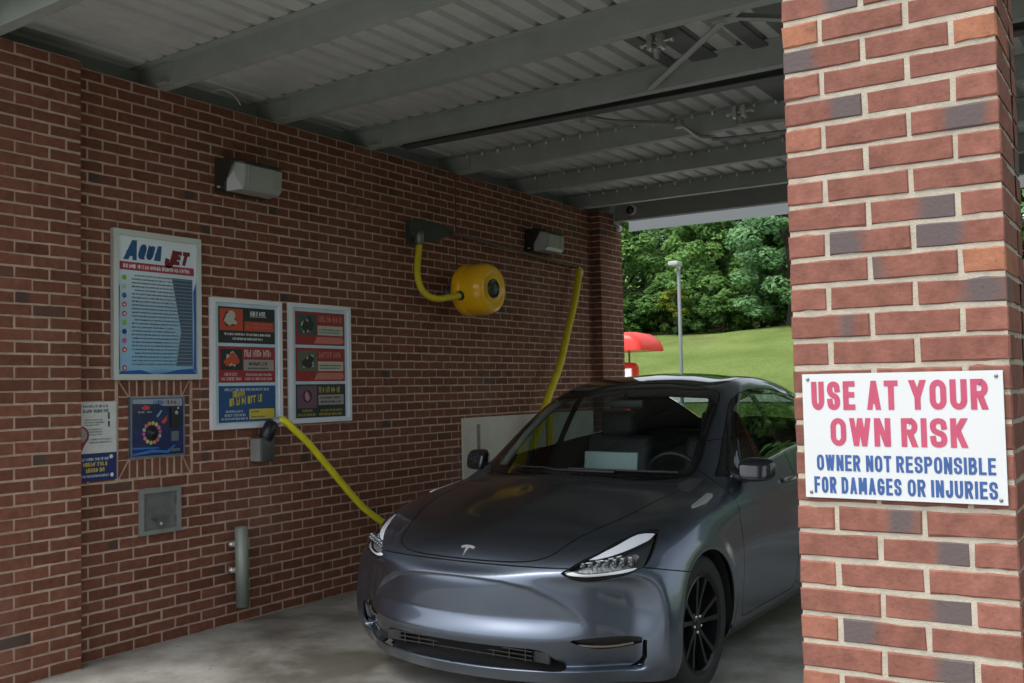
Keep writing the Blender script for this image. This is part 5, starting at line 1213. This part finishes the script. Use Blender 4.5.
dsh = MB(); dsh.prism([(1.17,.98),(1.32,1.030),(1.62,1.010),(1.72,.965),(1.72,.85),(1.5,.62),(1.2,.62)], (-.74,.74), 0); dsh.build('dashboard', M_INT, car)
MB().box((-.70,1.718,.945), (.70,1.726,.962)).build('dash_trim', mat('dash_wood', (.09,.06,.04), .5), car)
sc_ = MB().box((-.185,1.66,.925), (.185,1.685,1.135), .006); sc_.v = [(x, y+(z-.925)*.12, z) for x, y, z in sc_.v]; sc_ = sc_.build('display_screen', mat('screen_back', (.21,.27,.27), .35, .2), car)  # pale teal: light reflected off the screen's back, put into its colour
th = []
for k in range(33):
    a = 2*math.pi*k/32; th.append((.38+.185*math.cos(a), 1.80-.05*math.sin(a)*1.0, .955+.175*math.sin(a)))
sw_ = MB().tube(th, .016, 10, cap=False); sw_.tube([(.20,1.80,.955),(.56,1.80,.955)], .018, 8).tube([(.38,1.80,.955),(.38,1.815,.80)], .018, 8).tube([(.38,1.80,.955),(.38,1.62,.90)], .035, 10)
sw_.build('steering_wheel', mat('wheel_leather', (.022,.022,.023), .4), car)
MB().box((-.12,1.90,1.395), (.12,1.925,1.455), .012).tube([(0,1.93,1.44),(0,1.90,1.50)], .012, 8).build('rear_view_mirror', M_BPL, car)
MB().box((-.72,1.35,.40), (.72,3.9,.50)).build('cabin_floor', M_INT, car)
for sd in (1,-1): MB().tube(spline([(sd*.655,1.40,1.02),(sd*.615,1.70,1.25),(sd*.565,2.02,1.43),(sd*.53,2.4,1.50),(sd*.52,3.2,1.49)],6), .028, 8).build('pillar_trim', mat('headliner', (.20,.21,.20), .8), car)
MB().box((-.52,2.10,1.50), (.52,3.4,1.515)).build('headlining', MATS['headliner'], car)
# ================================================================ behind the bay: kiosk, lamp, trees on the bank
k = thing('vacuum_station', 'red vacuum station with a rounded awning beyond the far end of the wall', 'kiosk', (-6.4,20,0))
M_RED = mat('kiosk_red', (.72,.035,.02), .4, var=.05, vscale=2, coat=.2)
aw = MB(); prof = [(-.75,2.36),(-.75,2.62),(-.70,2.75),(-.52,2.81),(0,2.83),(.52,2.81),(.70,2.75),(.75,2.62),(.75,2.36)]
def ring_(x, sc): return [(x, 20+a*(.85+.15*sc), 2.36+(b-2.36)*sc) for a, b in prof]
xs_ = [(-7.95,.35),(-7.9,.62),(-7.7,.88),(-7.35,1),(-5.62,1),(-5.46,.93),(-5.30,.66),(-5.21,.32),(-5.19,.05)]
n = len(prof); vs = []
for x, sc in xs_: vs += ring_(x, sc)
aw.add(vs, [[i*n+j, i*n+j+1, (i+1)*n+j+1, (i+1)*n+j] for i in range(len(xs_)-1) for j in range(n-1)], True); aw.add([(-7.9,19.45,2.362),(-5.22,19.45,2.362),(-5.22,20.55,2.362),(-7.9,20.55,2.362)], [[0,1,2,3]])
aw.add(ring_(*xs_[-1]), [list(range(n))]); aw.add(ring_(*xs_[0]), [list(range(n))[::-1]]); aw.build('awning', M_RED, k)
MB().lathe([(.0,0),(.42,0),(.44,.05),(.44,1.98),(.42,2.10),(.34,2.16),(0,2.18)], (-6.05,20,-.08), (0,0,1), 28).build('tank', M_RED, k)
MB().box((-5.93,19.53,1.42), (-5.55,19.585,1.93), .004).build('notice_plate', mat('kiosk_white', (.85,.85,.83), .4), k)
MB().tube([(-5.82,20,1.9),(-5.82,20,2.40)], .025, 8).tube([(-7.2,20,-.08),(-7.2,20,2.40)], .05, 8).build('post', mat('kiosk_post', (.12,.12,.12), .5), k)
l = thing('lamp_post', 'slim grey lamp post with a flat white head standing before the grass bank', 'lamp post', (-8.82,30,0))
M_POST = mat('post_grey', (.13,.15,.155), .5, .0)
zt_ = terrain(-8.82,30)
MB().lathe([(.062,0),(.062,5.55-zt_),(.0,5.56-zt_)], (-8.76,30,zt_), (0,0,1), 16).build('pole', M_POST, l)
MB().lathe([(.17,0),(.17,.03),(.11,.06),(.10,.25),(0,.25)], (-8.76,30,zt_), (0,0,1), 16).build('base_plate', M_POST, l)
MB().box((-9.06,29.78,5.64), (-8.70,30.22,5.79), .03).box((-8.82,29.95,5.5), (-8.7,30.05,5.64)).build('lamp_head', mat('lamp_white', (.42,.45,.45), .4), l)

def leaf_mat(name, c1, c2):
    m = bpy.data.materials.new(name); m.use_nodes = True; n = m.node_tree; b = n.nodes['Principled BSDF']; out = n.nodes['Material Output']
    at = n.nodes.new('ShaderNodeAttribute'); at.attribute_name = 'leaf'
    r = n.nodes.new('ShaderNodeValToRGB'); r.color_ramp.elements[0].color = (*c1,1); r.color_ramp.elements[1].color = (*c2,1); n.links.new(at.outputs['Fac'], r.inputs[0])
    b.inputs['Roughness'].default_value = .55; b.inputs['Specular IOR Level'].default_value = .3
    n.links.new(r.outputs[0], b.inputs['Base Color'])
    t = n.nodes.new('ShaderNodeBsdfTranslucent'); n.links.new(r.outputs[0], t.inputs[0])
    mx = n.nodes.new('ShaderNodeMixShader'); mx.inputs[0].default_value = .5; n.links.new(b.outputs[0], mx.inputs[1]); n.links.new(t.outputs[0], mx.inputs[2]); n.links.new(mx.outputs[0], out.inputs[0]); return m
M_BARK = mat('bark', (.06,.048,.036), .9, var=.3, vscale=6, bump=.6, bscale=20)
def crown_mesh(seed, h, w, nclump, nleaf, lsize, base=.12):
    """leaf sprays hung on clumps spread through an uneven crown; returns verts, faces, per-leaf tint and the clump centres"""
    r = np.random.default_rng(seed); V, F, A, cen = [], [], [], []
    for k in range(nclump):
        t = r.uniform(base, 1)**.9; a = r.uniform(0, 2*math.pi)
        prof = (math.sin(math.pi*min(1, .18+t*.80))**.7)*w*(.82+.18*math.sin(3*a+seed)); rad = prof*r.uniform(.45, 1)**.5
        cen.append((rad*math.cos(a), rad*math.sin(a), h*t))
    cen = np.array(cen)
    for c_ in cen:
        cr = r.uniform(.55, 1.15)*w*.27; tint = r.uniform(0, .55); nl = int(nleaf*r.uniform(.6, 1.3))
        d = r.normal(size=(nl, 3)); d /= np.linalg.norm(d, axis=1)[:, None]; d[:, 2] = d[:, 2]*.62
        p = c_+d*cr*r.uniform(.35, 1, (nl, 1))**.45
        for q, dd in zip(p, d):
            nrm = dd*.65+np.array((0,-.15,1.0))+r.normal(size=3)*.42; nrm /= np.linalg.norm(nrm)
            u = np.cross(nrm, r.normal(size=3)); u /= np.linalg.norm(u)+1e-9; v = np.cross(nrm, u); s = lsize*r.uniform(.6, 1.4)
            b = len(V); V += [q-u*s, q-v*s*.55-nrm*s*.12, q+u*s, q+v*s*.55-nrm*s*.12]; F.append((b,b+1,b+2,b+3)); A += [min(1, max(0, tint+r.uniform(0,.45)))]*4
    return V, F, A, cen
def tree(name, label, cat, seed, h, w, m, nclump=70, nleaf=110, lsize=.13, base=.1, group=None):
    root = bpy.data.objects.new(name, None); C.objects.link(root); tag(root, label, cat, group)
    V, F, A, cen = crown_mesh(seed, h, w, nclump, nleaf, lsize, base)
    me = bpy.data.meshes.new('crown'); me.from_pydata([tuple(v) for v in V], [], F); at = me.attributes.new('leaf', 'FLOAT', 'POINT'); at.data.foreach_set('value', np.array(A, np.float32))
    me.materials.append(m); o = bpy.data.objects.new('crown', me); C.objects.link(o); o.parent = root
    t = MB(); t.tube(spline([(0,0,-.3),(.06*w,.03*w,h*.25),(-.03*w,.05*w,h*.55),(.02*w,0,h*.88)],5), [h*.030*(1-.8*i/15) for i in range(16)], 10)
    r = random.Random(seed)
    for c_ in r.sample(list(cen), min(16, len(cen))):
        z0 = min(h*.75, max(.15*h, c_[2]*.6)); t.tube(spline([(0,.03*w,z0),(c_[0]*.5,c_[1]*.5,z0+(c_[2]-z0)*.6),tuple(c_)],4), [h*.011*(1-.8*i/8) for i in range(9)], 6)
    b = t.build('trunk', M_BARK, root); return root
def copy_tree(o, label, loc, rz, sc):
    c_ = o.copy(); C.objects.link(c_); c_.location = loc; c_.rotation_euler = (0,0,rz); c_.scale = sc; c_['label'] = label
    for ch in o.children: d = ch.copy(); C.objects.link(d); d.parent = c_
    return c_
ML1 = leaf_mat('leaf_mid', (.10,.23,.06), (.34,.56,.18)); ML2 = leaf_mat('leaf_blue', (.11,.25,.11), (.35,.58,.28)); ML3 = leaf_mat('leaf_dark', (.05,.125,.032), (.18,.34,.09)); ML4 = leaf_mat('leaf_yellow', (.12,.17,.02), (.30,.36,.04))
G1 = 'trees on the grass bank'
def put(o, x, y, rz=0, sc=(1,1,1), dz=0): o.location = (x, y, terrain(x,y)+dz); o.rotation_euler = (0,0,rz); o.scale = sc
pa = tree('broadleaf_tree', 'bright green broadleaf tree left of the lamp post, its low branches over the red awning', 'tree', 1, 7.5, 3.1, ML1, 110, 190, .135, .04, G1); put(pa, -20.3, 48.6)
pb_ = tree('broadleaf_tree', 'pale blue green broadleaf tree at the right edge of the bank, beside the near pillar', 'tree', 2, 8.2, 2.9, ML2, 110, 190, .14, .02, G1); put(pb_, -10.4, 47.6)
pc = tree('broadleaf_tree', 'tall dark broadleaf tree at the back of the bank, behind the lamp post head', 'tree', 3, 10, 3.4, ML3, 95, 160, .17, .05, G1); put(pc, -15.2, 55)
pd = copy_tree(pa, 'mid green broadleaf tree spreading to the right of the lamp post', (-15.9,50.0,terrain(-15.9,50.0)-.2), 2.1, (1.0,.9,1.05))
for i, (src, x, y, rz, sc, lab) in enumerate([
    (pc, -19.0, 56, 1.2, (1,1,1.05), 'dark broadleaf tree rising behind the bright green tree'),
    (pc, -11.5, 55, 2.7, (1.05,1,1), 'dark broadleaf tree rising behind the pale blue green tree'),
    (pa, -13.0, 58, .7, (1.3,1.3,1.35), 'tall mid green tree filling the gap at the top of the bank'),
    (pb_, -22.5, 53, 4.2, (1,1,1.05), 'blue green tree at the left end of the bank, behind the far pier'),
    (pb_, -17.2, 60, 3.3, (1.3,1.3,1.5), 'tallest blue green tree at the very back of the bank'),
    (pa, -6.5, 50, 3.9, (1.1,1.1,1.1), 'mid green tree further right on the bank, behind the near pillar'),
    (pc, -2.0, 54, .4, (1.2,1.2,1), 'dark tree further right on the bank, behind the near pillar'),
    (pb_, 3.5, 50, 5.1, (1.1,1.1,1), 'blue green tree on the bank straight behind the pillar'),
    (pa, 10, 52, 1.7, (1.2,1.2,1.1), 'mid green tree on the bank far to the right'),
    (pc, 17, 50, 2.2, (1.2,1.2,1.1), 'dark tree at the far right end of the bank'),
    (pa, 9.5, 27, 2.9, (1.5,1.5,1.9), 'tall mid green tree at the back of the lot, hidden by the near pillar'),
    (pb_, 6.5, 34, 1.9, (1.6,1.6,2.1), 'tall blue green tree at the foot of the bank, hidden by the near pillar'),
    (pa, 14.5, 30, .9, (1.7,1.7,2.0), 'tall mid green tree standing right of the lot behind the bay'),
    (pc, 16, 29, 5.5, (1.5,1.5,1.4), 'dark tree at the right edge of the lot'),
    (pb_, 13.5, 0, 4.5, (1.4,1.4,1.5), 'blue green tree right of the pillar, level with the bay entrance'),
    (pa, -27, 51, 4.9, (1.1,1.1,1.1), 'mid green tree on the bank hidden behind the wash bay wall')]):
    copy_tree(src, lab, (x, y, terrain(x,y)-.2), rz, sc)
u1 = tree('understorey_shrub', 'dark shrub under the trees at the top of the grass, right of the lamp post', 'shrub', 8, 2.6, 1.7, ML3, 40, 110, .14, .02, 'dark shrubs along the top of the grass'); put(u1, -17.6, 48.2)
for x, y, rz, sc, lab in [(-14.1,47.9,1.0,(1.1,1,1.1),'dark shrub under the trees, in the middle of the top edge of the grass'), (-12.2,48.6,2.0,(1.1,1.1,1.2),'dark shrub under the pale blue green tree'), (-19.2,47.5,3.0,(1,1,.9),'dark shrub close behind the lamp post'), (-22.0,47.2,4.0,(1.1,1.1,1),'dark shrub just above the red awning')]:
    copy_tree(u1, lab, (x,y,terrain(x,y)-.15), rz, sc)
ys = tree('yellow_shrub', 'small yellow green shrub right of the lamp post at the edge of the trees', 'shrub', 9, 1.6, .9, ML4, 22, 60, .12, .05); put(ys, -16.3, 46.9, 0, (1,1,1), 1.0)
